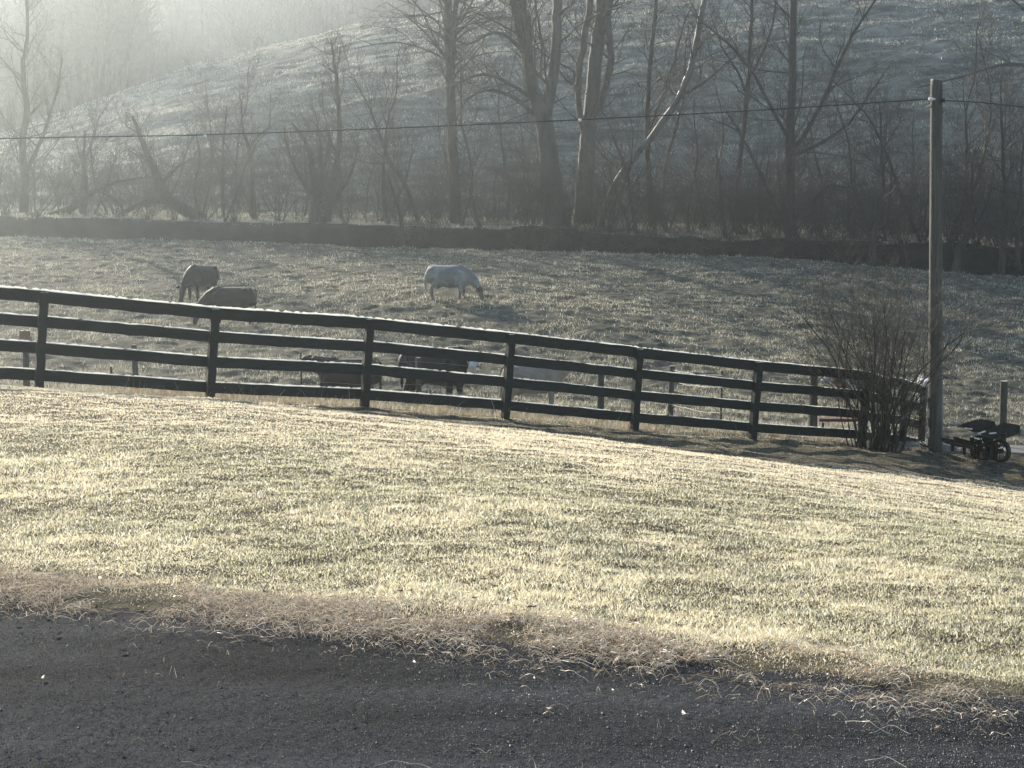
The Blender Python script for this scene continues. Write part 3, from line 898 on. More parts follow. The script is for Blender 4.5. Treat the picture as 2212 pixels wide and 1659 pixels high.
cow(1998, 38.5, 82, .86, 'stand', coat_plain((.34, .34, .34), (.24, .23, .23), .4, 2, 15), 'greyish white cow seen from behind, between the bush and the utility pole')

# ------------------------------------------------------------------ branching
class Segs:
    def __init__(s): s.a = []; s.b = []; s.ra = []; s.rb = []
    def add(s, a, b, ra, rb): s.a.append(a); s.b.append(b); s.ra.append(ra); s.rb.append(rb)

def rnd_perp(d, rr):
    v = Vector((rr.gauss(0, 1), rr.gauss(0, 1), rr.gauss(0, 1)))
    v -= d * v.dot(d)
    if v.length < 1e-4: v = d.orthogonal()
    return v.normalized()

def grow(S, p, d, L, r, lvl, rr, ang=0.75, up=0.12, kids=(4, 3, 3), wig=0.16, rmin=0.006, ratio=0.55):
    rmin = .007 if rmin == .006 else rmin
    n = 5 if lvl >= 2 else (4 if lvl == 1 else 3)
    pos = []
    for i in range(n):
        d = (d + Vector((rr.gauss(0, wig), rr.gauss(0, wig), rr.gauss(0, wig) + up))).normalized()
        q_ = p + d * (L / n)
        r0 = max(rmin, r * (1 - .75 * i / n)); r1 = max(rmin * .7, r * (1 - .75 * (i + 1) / n))
        S.add(p, q_, r0, r1)
        pos.append((q_, d.copy(), r1, (i + 1) / n)); p = q_
    if lvl <= 0: return
    k = kids[min(lvl - 1, len(kids) - 1)]
    for j in range(k):
        q_, dd, rq, t = pos[min(n - 1, int((0.15 + 0.85 * (j + rr.random()) / k) * n))]
        a = ang * rr.uniform(.6, 1.3)
        nd = (dd * math.cos(a) + rnd_perp(dd, rr) * math.sin(a)).normalized()
        grow(S, q_, nd, L * ratio * rr.uniform(.7, 1.25) * (1.15 - .4 * t), rq * .7, lvl - 1, rr, ang, up, kids, wig, rmin, ratio)

def seg_mesh(name, S, sides=3):
    a = np.array([tuple(x) for x in S.a]); b = np.array([tuple(x) for x in S.b]); ra = np.array(S.ra); rb = np.array(S.rb)
    d = b - a; d /= np.maximum(np.linalg.norm(d, axis=1), 1e-6)[:, None]
    ref = np.where(np.abs(d[:, 2:3]) < .9, np.array([[0, 0, 1.0]]), np.array([[1.0, 0, 0]]))
    s = np.cross(d, ref); s /= np.linalg.norm(s, axis=1)[:, None]; t = np.cross(d, s)
    n = len(a); vs = np.zeros((n, 2 * sides, 3))
    for k in range(sides):
        an = 2 * math.pi * k / sides
        o_ = s * math.cos(an) + t * math.sin(an)
        vs[:, k] = a + o_ * ra[:, None]; vs[:, sides + k] = b + o_ * rb[:, None]
    bi = (np.arange(n) * 2 * sides)[:, None]
    f = np.concatenate([bi + np.array([[k, (k + 1) % sides, sides + (k + 1) % sides, sides + k]]) for k in range(sides)])
    me = np_mesh(name, vs.reshape(-1, 3), f)
    smooth(me)
    return me

def hero_tree(name, label, Y, limbs, mat, density=1.0, droop=None, lvl=2, blen=3.0, group=None, seed=0, bias=None, t0=0.25, crown_mat=None, kids=(5, 4, 3)):
    """limbs: list of (polyline in view pixels, widths in view pixels, depth offsets)"""
    rr = random.Random(seed)
    first = limbs[0][0][0]
    base = G(first[0], Y)
    root = empty(name, base, label, 'tree', group)
    parts = []; S = Segs()
    for li, (pl, wd) in enumerate(limbs):
        dy = 0.0; pts = []
        ddy = rr.uniform(-.6, .6)
        for i, (x, y) in enumerate(pl):
            pts.append(P(x, y, Y + (0 if li == 0 else ddy * i * .6)))
        if li == 0:
            pts[0] = Vector((pts[0].x, pts[0].y, gz(pts[0].x, pts[0].y) - .3))
        rad = [w * (.5 if q_[1] > -20 else 1.1) * Y / F for w, q_ in zip(wd, pl)]  # unseen upper limbs made thicker to throw stronger shadows on the pasture
        pts, rad = resample(pts, rad, 0.45)
        pts = [p + Vector((rr.gauss(0, .025), rr.gauss(0, .025), 0)) for p in pts]
        parts.append(tube(pts, rad, 12 if rad[0] > .15 else 8, True, .05, seed + li))
        n = len(pts)
        tot = sum((pts[i + 1] - pts[i]).length for i in range(n - 1))
        nb = int(tot * density * (1.8 if li else 1.5))
        for j in range(nb):
            t = t0 + (1 - t0) * (j + rr.random()) / max(nb, 1) if li == 0 else (j + rr.random()) / max(nb, 1)
            i = min(n - 2, int(t * (n - 1)))
            d = (pts[i + 1] - pts[i]).normalized()
            pv = rnd_perp(d, rr)
            if bias: pv = (pv + Vector(bias) * rr.random()).normalized()
            a = rr.uniform(.6, 1.2)
            nd = (d * math.cos(a) + pv * math.sin(a)).normalized()
            L_ = blen * rr.uniform(.5, 1.2) * (1.1 - .5 * t)
            grow(S, pts[i], nd, L_, min(rad[i] * .45, L_ * .018 + .01), lvl + (1 if blen >= 2.6 else 0), rr, .7, droop if droop is not None else .10, kids if blen < 2.6 else (4, 4, 3)) if pts[i].z < CAMZ + .19 * Y else None
    v, f = merge(parts)
    me = np_mesh('trunk', v, f); smooth(me); link_mesh('trunk', me, mat, root)
    if S.a: link_mesh('branches', seg_mesh('branches', S), crown_mat or M['twig'], root)
    return root

TG = 'tall bare trees along the creek'
hero_tree('tree', 'straight dark tree with level drooping side branches, left of the two big sycamores', 87,
          [([(985, 540), (982, 420), (976, 260), (970, 120), (968, 0), (966, -150), (962, -300)], [26, 24, 21, 19, 17, 12, 4]),
           ([(975, 150), (981, 80), (985, 0), (990, -140)], [13, 12, 10, 4])],
          M['bark'], 1.9, -.05, 2, 5.5, TG, 1, bias=(0, 0, -.1), t0=.35)
hero_tree('sycamore', 'massive pale sycamore whose trunk splits low into two great limbs', 85,
          [([(1207, 540), (1198, 450), (1184, 330), (1172, 250), (1150, 190), (1135, 110), (1110, 0), (1085, -140), (1040, -300)], [62, 48, 40, 38, 28, 25, 22, 16, 5]),
           ([(1176, 262), (1190, 190), (1200, 110), (1205, 0), (1215, -130), (1240, -300)], [30, 25, 22, 20, 15, 5]),
           ([(1150, 215), (1140, 130), (1142, 60), (1130, 0), (1128, -120)], [18, 17, 15, 13, 5]),
           ([(1163, 170), (1172, 110), (1166, 60), (1155, 0), (1160, -60)], [6, 6, 5, 5, 3]),
           ([(1152, 215), (1100, 180), (1045, 160), (990, 180), (960, 190)], [9, 8, 7, 5, 2]),
           ([(1160, 250), (1100, 205), (1050, 195), (1010, 215), (985, 260)], [9, 8, 6, 5, 2]),
           ([(1135, 120), (1105, 85), (1065, 70), (1010, 95), (960, 70)], [10, 8, 6, 5, 2])],
          M['bark_mid'], 1.0, .05, 2, 4.0, TG, 2, t0=.5)
hero_tree('sycamore', 'tall pale sycamore forking into three upright stems right of the massive one', 88,
          [([(1257, 530), (1262, 420), (1268, 320), (1276, 230), (1285, 150), (1295, 60), (1300, 0), (1305, -150), (1300, -320)], [44, 40, 34, 30, 30, 29, 27, 18, 5]),
           ([(1266, 300), (1252, 240), (1252, 150), (1268, 50), (1275, 0), (1270, -150)], [14, 13, 14, 15, 14, 5]),
           ([(1285, 250), (1305, 200), (1320, 130), (1314, 60), (1318, 0), (1330, -150)], [13, 14, 15, 14, 14, 5])],
          M['bark_mid'], 1.1, .05, 2, 3.6, TG, 3, t0=.45)
hero_tree('leaning_sycamore', 'slim white barked tree leaning out to the right before it straightens', 84,
          [([(1292, 520), (1315, 430), (1345, 370), (1400, 305), (1440, 250), (1475, 195), (1497, 130), (1510, 60), (1522, 0), (1535, -150)], [18, 15, 14, 14, 14, 14, 13, 12, 11, 5]),
           ([(1345, 372), (1338, 330), (1350, 290)], [6, 5, 2]),
           ([(1475, 205), (1530, 170), (1590, 120), (1650, 100), (1720, 85)], [8, 7, 5, 4, 2])],
          M['bark_pale'], .8, .06, 2, 3.2, TG, 4, t0=.4)
hero_tree('tree', 'straight dark tree with limbs sweeping up to the right, midway to the pole', 80,
          [([(1708, 552), (1708, 450), (1706, 330), (1710, 200), (1712, 100), (1716, 0), (1718, -150), (1720, -300)], [26, 22, 20, 18, 16, 14, 10, 4]),
           ([(1708, 330), (1745, 280), (1780, 210), (1815, 130), (1850, 60), (1890, 0), (1930, -70)], [11, 10, 9, 8, 6, 5, 2]),
           ([(1706, 340), (1760, 315), (1830, 270), (1880, 200), (1930, 130)], [8, 7, 6, 4, 2]),
           ([(1705, 300), (1680, 260), (1650, 200), (1620, 150), (1580, 100), (1520, 50), (1480, 10)], [9, 8, 7, 6, 5, 3, 2]),
           ([(1706, 480), (1670, 430), (1640, 370), (1605, 300), (1570, 240)], [9, 8, 7, 6, 3]),
           ([(1712, 480), (1760, 430), (1790, 400), (1830, 405), (1870, 395)], [8, 7, 6, 4, 2])],
          M['bark'], 1.0, .05, 2, 3.6, TG, 5, t0=.3)
hero_tree('tree', 'thin dark tree forking high, between the leaning one and the sweeping one', 83,
          [([(1585, 530), (1592, 430), (1600, 330), (1612, 230), (1618, 150), (1622, 60), (1628, -60)], [13, 12, 11, 10, 9, 7, 3]),
           ([(1615, 210), (1590, 150), (1560, 100), (1535, 30)], [6, 5, 4, 2]),
           ([(1617, 170), (1650, 110), (1670, 50), (1680, -20)], [6, 5, 4, 2])],
          M['bark'], 1.3, .08, 2, 3.0, TG, 6, t0=.3)
hero_tree('tree', 'slender upright tree just right of the leaning white one', 86,
          [([(1408, 530), (1404, 420), (1398, 300), (1402, 180), (1410, 80), (1418, 0), (1420, -120)], [16, 14, 12, 10, 9, 8, 3]),
           ([(1400, 290), (1425, 220), (1455, 130), (1475, 60), (1500, 0)], [6, 6, 5, 4, 2])],
          M['bark'], 1.3, .08, 2, 3.0, TG, 7, t0=.3)
hero_tree('snag', 'broken topped snag rising from a clump of stems on the left', 87,
          [([(708, 480), (712, 430), (728, 350), (733, 270), (730, 200), (722, 140), (716, 88)], [18, 16, 12, 11, 9, 7, 4]),
           ([(724, 160), (732, 130), (735, 100)], [4, 3, 2]),
           ([(728, 330), (712, 300), (705, 270)], [5, 4, 2])],
          M['bark'], 1.2, .08, 2, 2.0, TG, 8, t0=.3)
hero_tree('willow', 'many stemmed vase shaped willow beside the broken snag', 86,
          [([(682, 485), (684, 440), (678, 390), (668, 330), (650, 290), (630, 265)], [34, 26, 14, 11, 8, 3]),
           ([(684, 440), (700, 380), (712, 320), (708, 280)], [14, 11, 7, 3]),
           ([(680, 430), (640, 370), (620, 310), (615, 280)], [10, 7, 5, 2]),
           ([(684, 460), (730, 420), (760, 370), (775, 310)], [10, 8, 5, 2]),
           ([(690, 430), (695, 350), (690, 290), (680, 240)], [9, 6, 4, 2])],
          M['bark'], 2.6, .14, 2, 2.2, TG, 9, t0=.2)
hero_tree('tree', 'small neat forked tree standing alone on the left bank', 88,
          [([(549, 482), (547, 420), (542, 360), (538, 318), (528, 290), (522, 250), (518, 200)], [12, 11, 9, 8, 5, 3, 2]),
           ([(539, 322), (556, 295), (580, 275), (584, 240), (583, 200)], [6, 5, 4, 3, 2])],
          M['bark'], 1.6, .1, 2, 2.0, TG, 10, t0=.55)
hero_tree('tree', 'thin twin stemmed tree left of the small forked one', 88,
          [([(484, 480), (482, 420), (480, 350), (484, 290), (490, 230)], [9, 8, 7, 5, 2]),
           ([(482, 400), (462, 340), (455, 290)], [5, 4, 2])],
          M['bark'], 1.8, .1, 2, 2.0, TG, 11, t0=.3)
hero_tree('fallen_tree', 'thick trunk leaning far over to the left above the creek bank', 88,
          [([(452, 482), (415, 462), (375, 440), (350, 412), (335, 370), (318, 330), (300, 290), (285, 250)], [24, 26, 25, 24, 18, 13, 10, 5]),
           ([(385, 440), (330, 432), (290, 448), (250, 470), (235, 478)], [14, 12, 10, 8, 5]),
           ([(430, 468), (420, 400), (432, 350), (425, 290)], [8, 7, 5, 2]),
           ([(345, 400), (385, 360), (420, 340), (430, 310)], [8, 6, 4, 2])],
          M['bark'], 1.3, .1, 2, 2.6, TG, 12, t0=.5)
hero_tree('fallen_tree', 'long low arching trunk at the far left of the creek bank', 89,
          [([(95, 480), (150, 452), (190, 425), (225, 402), (270, 390), (330, 382)], [20, 17, 14, 10, 6, 2]),
           ([(180, 475), (182, 440), (186, 400), (180, 340), (185, 280)], [14, 12, 9, 6, 3]),
           ([(268, 478), (262, 445), (240, 425), (215, 415)], [8, 7, 5, 2])],
          M['bark'], 1.3, .1, 2, 2.8, TG, 13, t0=.3)
hero_tree('snag', 'bare leaning snag standing in front of the dark creek bank', 79.5,
          [([(872, 535), (868, 490), (862, 450), (848, 410), (836, 378)], [12, 10, 8, 6, 3])],
          M['bark'], .8, .0, 1, 1.2, TG, 14, t0=.4)
hero_tree('tree', 'dark forked tree on the bank, left of the utility pole', 76,
          [([(1885, 545), (1888, 500), (1900, 440), (1908, 380), (1903, 300), (1900, 220)], [16, 14, 11, 9, 6, 2]),
           ([(1912, 520), (1916, 470), (1925, 400), (1920, 330)], [10, 8, 6, 2]),
           ([(1888, 510), (1870, 480), (1858, 430)], [8, 6, 3])],
          M['bark'], 2.0, .1, 2, 2.4, TG, 15, t0=.25)
hero_tree('tree', 'short thick tree leaning right, just right of the utility pole', 75,
          [([(2058, 575), (2072, 540), (2090, 510), (2100, 470), (2098, 400), (2105, 320)], [20, 18, 15, 11, 8, 3]),
           ([(2095, 500), (2130, 450), (2145, 380)], [8, 6, 2])],
          M['bark'], 2.0, .1, 2, 2.6, TG, 16, t0=.3)
hero_tree('tree', 'upright twiggy tree at the far right edge of the creek line', 74,
          [([(2165, 585), (2168, 520), (2172, 440), (2166, 350), (2163, 260), (2160, 180)], [16, 14, 11, 9, 6, 3]),
           ([(2200, 585), (2196, 500), (2205, 400), (2210, 300)], [12, 10, 7, 3])],
          M['bark'], 2.4, .1, 2, 2.6, TG, 17, t0=.25)
hero_tree('tree', 'hazy pale tree at the far left edge of the creek line', 90,
          [([(50, 470), (55, 400), (48, 320), (58, 240), (50, 150), (60, 60), (55, -60)], [20, 18, 15, 13, 10, 7, 3]),
           ([(52, 380), (90, 300), (120, 210), (135, 120)], [10, 8, 6, 2])],
          M['bark'], 1.6, .1, 2, 3.5, TG, 18, t0=.25)
hero_tree('tree', 'tall bare tree at the top right whose lowest limb reaches left', 92,
          [([(2330, 560), (2320, 400), (2310, 200), (2320, 60), (2330, -100)], [24, 22, 18, 12, 5]),
           ([(2312, 190), (2250, 150), (2170, 140), (2080, 165), (1980, 190)], [12, 9, 7, 5, 2]),
           ([(2314, 120), (2260, 60), (2200, 10), (2150, -30)], [9, 7, 5, 3])],
          M['bark'], .7, .06, 2, 3.0, TG, 19, t0=.3)

# copied saplings and thicket shrubs: a few of each kind, then copies with their parts
def proto_tree(seed, kind):
    rr = random.Random(seed); S = Segs(); T = []
    if kind == 'sapling':
        H = rr.uniform(6.5, 9.5); p = Vector((0, 0, -.3)); d = Vector((rr.gauss(0, .32), rr.gauss(0, .2), 1)).normalized()
        pts = [p.copy()]; rad = [.10]
        n = 14
        for i in range(n):
            d = (d + Vector((rr.gauss(0, .15), rr.gauss(0, .13), .05))).normalized()
            p = p + d * (H / n); pts.append(p.copy()); rad.append(.10 * (1 - .9 * (i + 1) / n) + .006)
            if i > 2:
                for _ in range(2):
                    a = rr.uniform(.5, 1.1); nd = (d * math.cos(a) + rnd_perp(d, rr) * math.sin(a)).normalized()
                    grow(S, p, nd, rr.uniform(1.2, 2.8) * (1.1 - .5 * i / n), rad[-1] * .5, 2, rr, .7, .12, (5, 4))
        T.append(tube(pts, rad, 7, True, .05, seed))
    else:
        for k in range(12):
            d = Vector((rr.gauss(0, .35), rr.gauss(0, .3), 1)).normalized(); p = Vector((rr.gauss(0, .2), rr.gauss(0, .2), -.2))
            pts = [p.copy()]; rad = [rr.uniform(.025, .05)]; L_ = rr.uniform(2.5, 4.5)
            for i in range(7):
                d = (d + Vector((rr.gauss(0, .14), rr.gauss(0, .14), .02))).normalized(); p = p + d * (L_ / 7)
                pts.append(p.copy()); rad.append(rad[0] * (1 - .8 * (i + 1) / 7))
                if i > 0: grow(S, p, (d + rnd_perp(d, rr) * .7).normalized(), rr.uniform(.8, 1.8), .012, 2, rr, .75, .08, (5, 4), rmin=.006)
            T.append(tube(pts, rad, 5, True, 0, seed))
    v, f = merge(T); tm = np_mesh('trunk', v, f); smooth(tm); tm.materials.append(M['bark'])
    bm = seg_mesh('branches', S); bm.materials.append(M['twig'])
    return tm, bm
SAP = [proto_tree(100 + i, 'sapling') for i in range(5)]
SHR = [proto_tree(200 + i, 'shrub') for i in range(4)]
ORD = ['first', 'second', 'third', 'fourth', 'fifth', 'sixth', 'seventh', 'eighth', 'ninth', 'tenth', 'eleventh', 'twelfth', 'thirteenth', 'fourteenth']
MARKS = [(-300, 'the far left edge'), (95, 'the low arching trunk'), (300, 'the leaning fallen trunk'), (549, 'the small forked tree'), (700, 'the vase shaped willow'),
         (985, 'the drooping dark tree'), (1207, 'the massive sycamore'), (1300, 'the leaning white tree'), (1585, 'the thin high forked tree'), (1708, 'the sweeping dark tree'),
         (1885, 'the dark forked bank tree'), (2030, 'the utility pole'), (2165, 'the far right twiggy tree')]
def scatter(kind, protos, pxs, noun, group):
    rr = random.Random(5 if kind == 'sapling' else 6)
    first = {}
    count = {}
    for px, dY, sc in sorted(pxs):
        mk = [m_ for m_ in MARKS if m_[0] <= px][-1]
        k = count.get(mk[1], 0); count[mk[1]] = k + 1
        Ye = float(np.interp((px - CX) / F, us, [edgeY[q_] for q_ in keys]))
        g_ = G(px, Ye + dY)
        r = bpy.data.objects.new(kind if kind == 'sapling' else 'shrub', None); COL.objects.link(r)
        r.location = g_; r.rotation_euler = (0, 0, rr.uniform(0, 6.28)); r.scale = (sc, sc, sc * rr.uniform(.9, 1.15))
        tag(r, f'{noun}, {ORD[k]} to the right of {mk[1]}', kind, group)
        pi = rr.randrange(len(protos))
        if pi not in first:
            tr = bpy.data.objects.new('trunk', protos[pi][0]); br = bpy.data.objects.new('branches', protos[pi][1])
            first[pi] = (tr, br)
        else:
            tr, br = first[pi][0].copy(), first[pi][1].copy()
        for c_ in (tr, br): COL.objects.link(c_); c_.parent = r
rr = random.Random(77)
saps = []
for px in list(range(-60, 2320, 44)):
    saps.append((px + rr.uniform(-18, 18), rr.choice([5.5, 6.5, 8, 10, 13]), rr.uniform(.5, 1.0) if px < 750 else rr.uniform(.65, 1.35)))
scatter('sapling', SAP, saps, 'thin bare thicket sapling', 'thin bare saplings in the thicket')
shr = []
for px in list(range(-60, 1150, 62)) + list(range(1160, 2330, 40)):
    shr.append((px + rr.uniform(-15, 15), rr.choice([5.4, 6.0, 7, 8.5]), rr.uniform(.55, 1.0)))
scatter('shrub', SHR, shr, 'twiggy bare bank shrub', 'twiggy shrubs along the creek bank')

# the bare bush in front of the fence corner
def bush():
    rr = random.Random(31)
    b = G(1897, 27.7)
    root = empty('bush', b, 'tall leafless many stemmed bush in front of the fence corner', 'bush')
    S = Segs(); T = []
    for k in range(40):
        a0 = rr.uniform(0, 6.28); r0 = abs(rr.gauss(0, .24))
        p = b + Vector((math.cos(a0) * r0 * 1.3, math.sin(a0) * r0 * .7, -.1))
        out_ = Vector((math.cos(a0), math.sin(a0), 0)) * rr.uniform(0, .26)
        out_.x = max(-.26, min(.10, out_.x - .03))
        d = (Vector((0, 0, 1)) + out_).normalized()
        L_ = rr.uniform(1.6, 3.0); n = 9
        pts = [p.copy()]; rd = rr.uniform(.010, .024); rad = [rd]
        for i in range(n):
            d = (d + out_ * (.02 if i < 3 else .15) + Vector((rr.gauss(0, .14), rr.gauss(0, .14), 0.03))).normalized(); p = p + d * (L_ / n)
            pts.append(p.copy()); rad.append(rd * (1 - .6 * (i + 1) / n))
            for _q in range((1 if i < 6 else 2) if i > 2 else 0):
                a = rr.uniform(.3, .8); nd = (d * math.cos(a) + rnd_perp(d, rr) * math.sin(a)).normalized()
                grow(S, p, nd, rr.uniform(.5, 1.15), rad[-1] * .6, 2, rr, .6, .06, (4, 4), .16, .0025, .5)
        T.append(tube(pts, rad, 6, True, .05, k))
    solid('stems', T, M['bark'], root, sm=True)
    link_mesh('twigs', seg_mesh('twigs', S), M['bush_twig'], root)
bush()
# dead vines hanging on the return of the fence
def vines():
    rr = random.Random(44); S = Segs()
    for k in range(90):
        t = rr.random(); px = 1905 + 95 * t; Y = 28.6 + 5.2 * t
        g_ = G(px, 28.5 + 2.4 * t)
        grow(S, g_ + Vector((0, 0, rr.uniform(0, .7))), Vector((rr.gauss(0, .5), rr.gauss(0, .3), 1)).normalized(), rr.uniform(.5, 1.0), .006, 2, rr, .8, -.02, (4, 3), .3, .002)
    me = seg_mesh('dead_vines', S)
    o = link_mesh('dead_vines', me, M['twig']); tag(o, 'tangle of dead vines and weeds on the receding fence section', 'vines', kind='stuff')
vines()
# sticks at the foot of the pole
for k, (pa, pb) in enumerate((((1975, 963), (2030, 985)), ((1990, 955), (2022, 980)))):
    a = P(pa[0], pa[1], 28.5); b_ = P(pb[0], pb[1], 28.0)
    a.z = gz(a.x, a.y) + .22; b_.z = gz(b_.x, b_.y) + .03
    o = solid('stick', [tube([a, (a + b_) / 2 + Vector((0, 0, .02)), b_], [.012, .011, .008], 5)], M['bark'])
    tag(o, ['fallen stick leaning from the fence to the foot of the pole, the longer one', 'short fallen stick resting against the pole foot, the steeper one'][k], 'stick')

# ------------------------------------------------------------------ undergrowth mass and the wood on the far hill
def undergrowth():
    rr = random.Random(8); S = Segs()
    for k in range(2000):
        px = rr.uniform(-200, 2500)
        if px < 900 and rr.random() < .45: continue
        Ye = float(np.interp((px - CX) / F, us, [edgeY[q_] for q_ in keys]))
        g_ = G(px, Ye + rr.uniform(5.6 if px < 1150 else 4.6, 13))
        grow(S, g_, Vector((rr.gauss(0, .5), rr.gauss(0, .4), 1)).normalized(), rr.choice([.9, 1.4, 2.0, 3.0]) * rr.uniform(.7, 1.2), .018, 2, rr, .8, .03, (4, 3), .2, .007)
    for k in range(700):
        px = rr.uniform(850, 2500)
        Ye = float(np.interp((px - CX) / F, us, [edgeY[q_] for q_ in keys]))
        if vnoise(np.array([px / 70.0]), np.array([3.3]), 5)[0] < .42: continue
        g_ = G(px, Ye + rr.uniform(3.9, 4.9))
        grow(S, g_, Vector((rr.gauss(0, .6), -.8, rr.uniform(-.3, .8))).normalized(), rr.uniform(.6, 1.5), .012, 2, rr, .8, -.05, (4, 3), .25, .006)
    me = seg_mesh('undergrowth', S)
    tag(link_mesh('undergrowth', me, M['twig']), 'tangled brown undergrowth filling the creek side', 'undergrowth', kind='stuff')
undergrowth()

def far_wood():
    rr = random.Random(9)
    protos = []
    for s_ in range(6):
        r2 = random.Random(300 + s_); S = Segs(); p = Vector((0, 0, -.5)); d = Vector((0, 0, 1)); H = r2.uniform(12, 18); n = 7
        for i in range(n):
            d = (d + Vector((r2.gauss(0, .06), r2.gauss(0, .06), 0))).normalized(); q_ = p + d * H / n
            S.add(p, q_, .22 * (1 - i / n) + .04, .22 * (1 - (i + 1) / n) + .04); p = q_
            if i > 1:
                for _ in range(4):
                    a = r2.uniform(.5, 1.0); nd = (d * math.cos(a) + rnd_perp(d, r2) * math.sin(a)).normalized()
                    grow(S, p, nd, r2.uniform(3, 6) * (1.1 - .5 * i / n), .07, 1, r2, .7, .1, (6,), .12, .035)
        protos.append((np.array([tuple(x) for x in S.a]), np.array([tuple(x) for x in S.b]), np.array(S.ra), np.array(S.rb)))
    A, B, RA, RB = [], [], [], []
    for k in range(1700):
        px = rr.uniform(-260, 1350)
        Y = rr.uniform(225, 400) if rr.random() < .75 else rr.uniform(205, 250)
        x = (px - CX) / F * Y; z = gz(x, Y)
        if k % 6 == 0: px = rr.uniform(-250, 300); Y = rr.uniform(160, 215)
        elif Y < 212: continue
        x = (px - CX) / F * Y; z = gz(x, Y)
        a, b_, ra, rb = protos[rr.randrange(6)]
        th = rr.uniform(0, 6.28); c, s_ = math.cos(th), math.sin(th); sc = rr.uniform(.7, 1.15)
        Rm = np.array([[c, -s_, 0], [s_, c, 0], [0, 0, 1]]).T * sc
        o_ = np.array([x, Y, z])
        A.append(a @ Rm + o_); B.append(b_ @ Rm + o_); RA.append(ra * sc); RB.append(rb * sc)
    S = Segs(); S.a = np.concatenate(A); S.b = np.concatenate(B); S.ra = np.concatenate(RA); S.rb = np.concatenate(RB)
    me = seg_mesh('far_wood', S)
    tag(link_mesh('far_wood', me, M['twig']), 'bare wood covering the hazy hill behind the pasture ridge', 'wood', kind='stuff')
far_wood()

# ------------------------------------------------------------------ grass
def blades(name, X, Y, H, W, lean, tint, mat, label, seed=0, flat=0.0, curl=0.5):
    rng = np.random.default_rng(seed)
    n = len(X); Z = ground(X, Y) - 0.008
    az = rng.uniform(0, 2 * np.pi, n)
    # blade faces mostly square to a random direction; tips lean over
    la = rng.uniform(0, 2 * np.pi, n)
    lx, ly = np.cos(la) * lean, np.sin(la) * lean
    wx, wy = np.cos(az) * W * .5, np.sin(az) * W * .5
    b = np.stack([X, Y, Z], 1)
    up = np.stack([lx, ly, np.sqrt(np.maximum(1 - lean ** 2, .05))], 1)
    mid = b + up * (H * .55)[:, None]
    up2 = up + np.stack([lx, ly, -np.abs(lean) * curl], 1) * 0.9
    up2 /= np.linalg.norm(up2, axis=1)[:, None]
    tip = mid + up2 * (H * .5)[:, None]
    w = np.stack([wx, wy, np.zeros(n)], 1)
    vs = np.stack([b - w, b + w, mid + w * .75, mid - w * .75, tip], 1).reshape(-1, 3)
    o_ = (np.arange(n) * 5)[:, None]
    me = np_mesh(name, vs, [o_ + np.array([[0, 1, 2, 3]]), o_ + np.array([[3, 2, 4]])])
    t5 = np.repeat(tint, 5, axis=0).reshape(n, 5, 3)
    me.materials.append(mat)
    set_col(me, 'tint', t5.reshape(-1, 3))
    o = bpy.data.objects.new(name, me); COL.objects.link(o)
    tag(o, label, name.split('_')[-1] if '_' in name else name, kind='stuff')
    return o

def mixc(a, b, t): return np.array(a)[None, :] * (1 - t[:, None]) + np.array(b)[None, :] * t[:, None]

def lawn_grass():
    n = 1850000
    rng = np.random.default_rng(1)
    Y = np.exp(rng.uniform(math.log(5.0), math.log(28.5), n)); u = rng.uniform(-.46, .46, n)
    X = u * (Y + 3.5)
    e = road_side(X, Y)
    pr = np.clip((e - .05) / .5 + .35, 0, 1)
    patch = fbm(X * .9, Y * .9, 3, 81); fine = fbm(X * 6, Y * 6, 2, 83)
    keep = (Y < fence_y(X) + .4) & (rng.random(n) < pr * (.72 + .45 * fine)) & (e > -.05)
    X, Y, patch, fine, e = X[keep], Y[keep], patch[keep], fine[keep], e[keep]
    n = len(X); k = np.maximum(1, Y / 8)
    H = (.015 + .024 * rng.random(n)) * (.8 + .4 * fine) * (1 + .35 * (patch > .62))
    nearf = np.clip(1 - np.abs(Y - fence_y(X)) / .4, 0, 1)
    fence_shade = np.clip((Y - (fence_y(X) - 3.6 - .25 * np.clip(X, -2, 3))) / .5, 0, 1) * (X > -3)
    H *= (1 - .45 * fence_shade) * (1 + .5 * nearf)
    W = .0036 * k ** .85 * (.7 + .6 * rng.random(n))
    lean = np.clip(rng.normal(.62, .2, n), 0, .93)
    t = np.clip((patch - .35) / .3 + rng.normal(0, .25, n), 0, 1)
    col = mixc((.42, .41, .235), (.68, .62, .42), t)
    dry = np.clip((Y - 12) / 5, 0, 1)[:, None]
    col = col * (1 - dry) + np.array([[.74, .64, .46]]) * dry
    dk = ((fbm(X * 2.0 + 5, Y * 2.0, 4, 87, .6) > .64) & (Y < 17) & (rng.random(n) < .65))[:, None]; col = np.where(dk, np.array([[.20, .21, .12]]), col); H *= 1 + .35 * dk[:, 0]
    straw = (rng.random(n) < .25)[:, None]
    col = np.where(straw, np.array([[.76, .69, .52]]), col)
    fr = (rng.random(n) < .25)[:, None]
    col = np.where(fr, np.array([[.82, .80, .70]]), col)
    # the verge by the road is dead and brown
    H *= 1 - .55 * np.clip(1 - e / .7, 0, 1)
    vg = (np.clip(1 - e / (.15 + .65 * patch), 0, 1) * (rng.random(n) < .7))[:, None]
    col = col * (1 - vg) + mixc((.17, .125, .09), (.62, .53, .43), rng.random(n) ** 1.3) * vg
    col = col * (1 - .35 * fence_shade[:, None])  # the fence's shadow band is painted into the blade colours
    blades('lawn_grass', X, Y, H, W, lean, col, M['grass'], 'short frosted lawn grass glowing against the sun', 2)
lawn_grass()

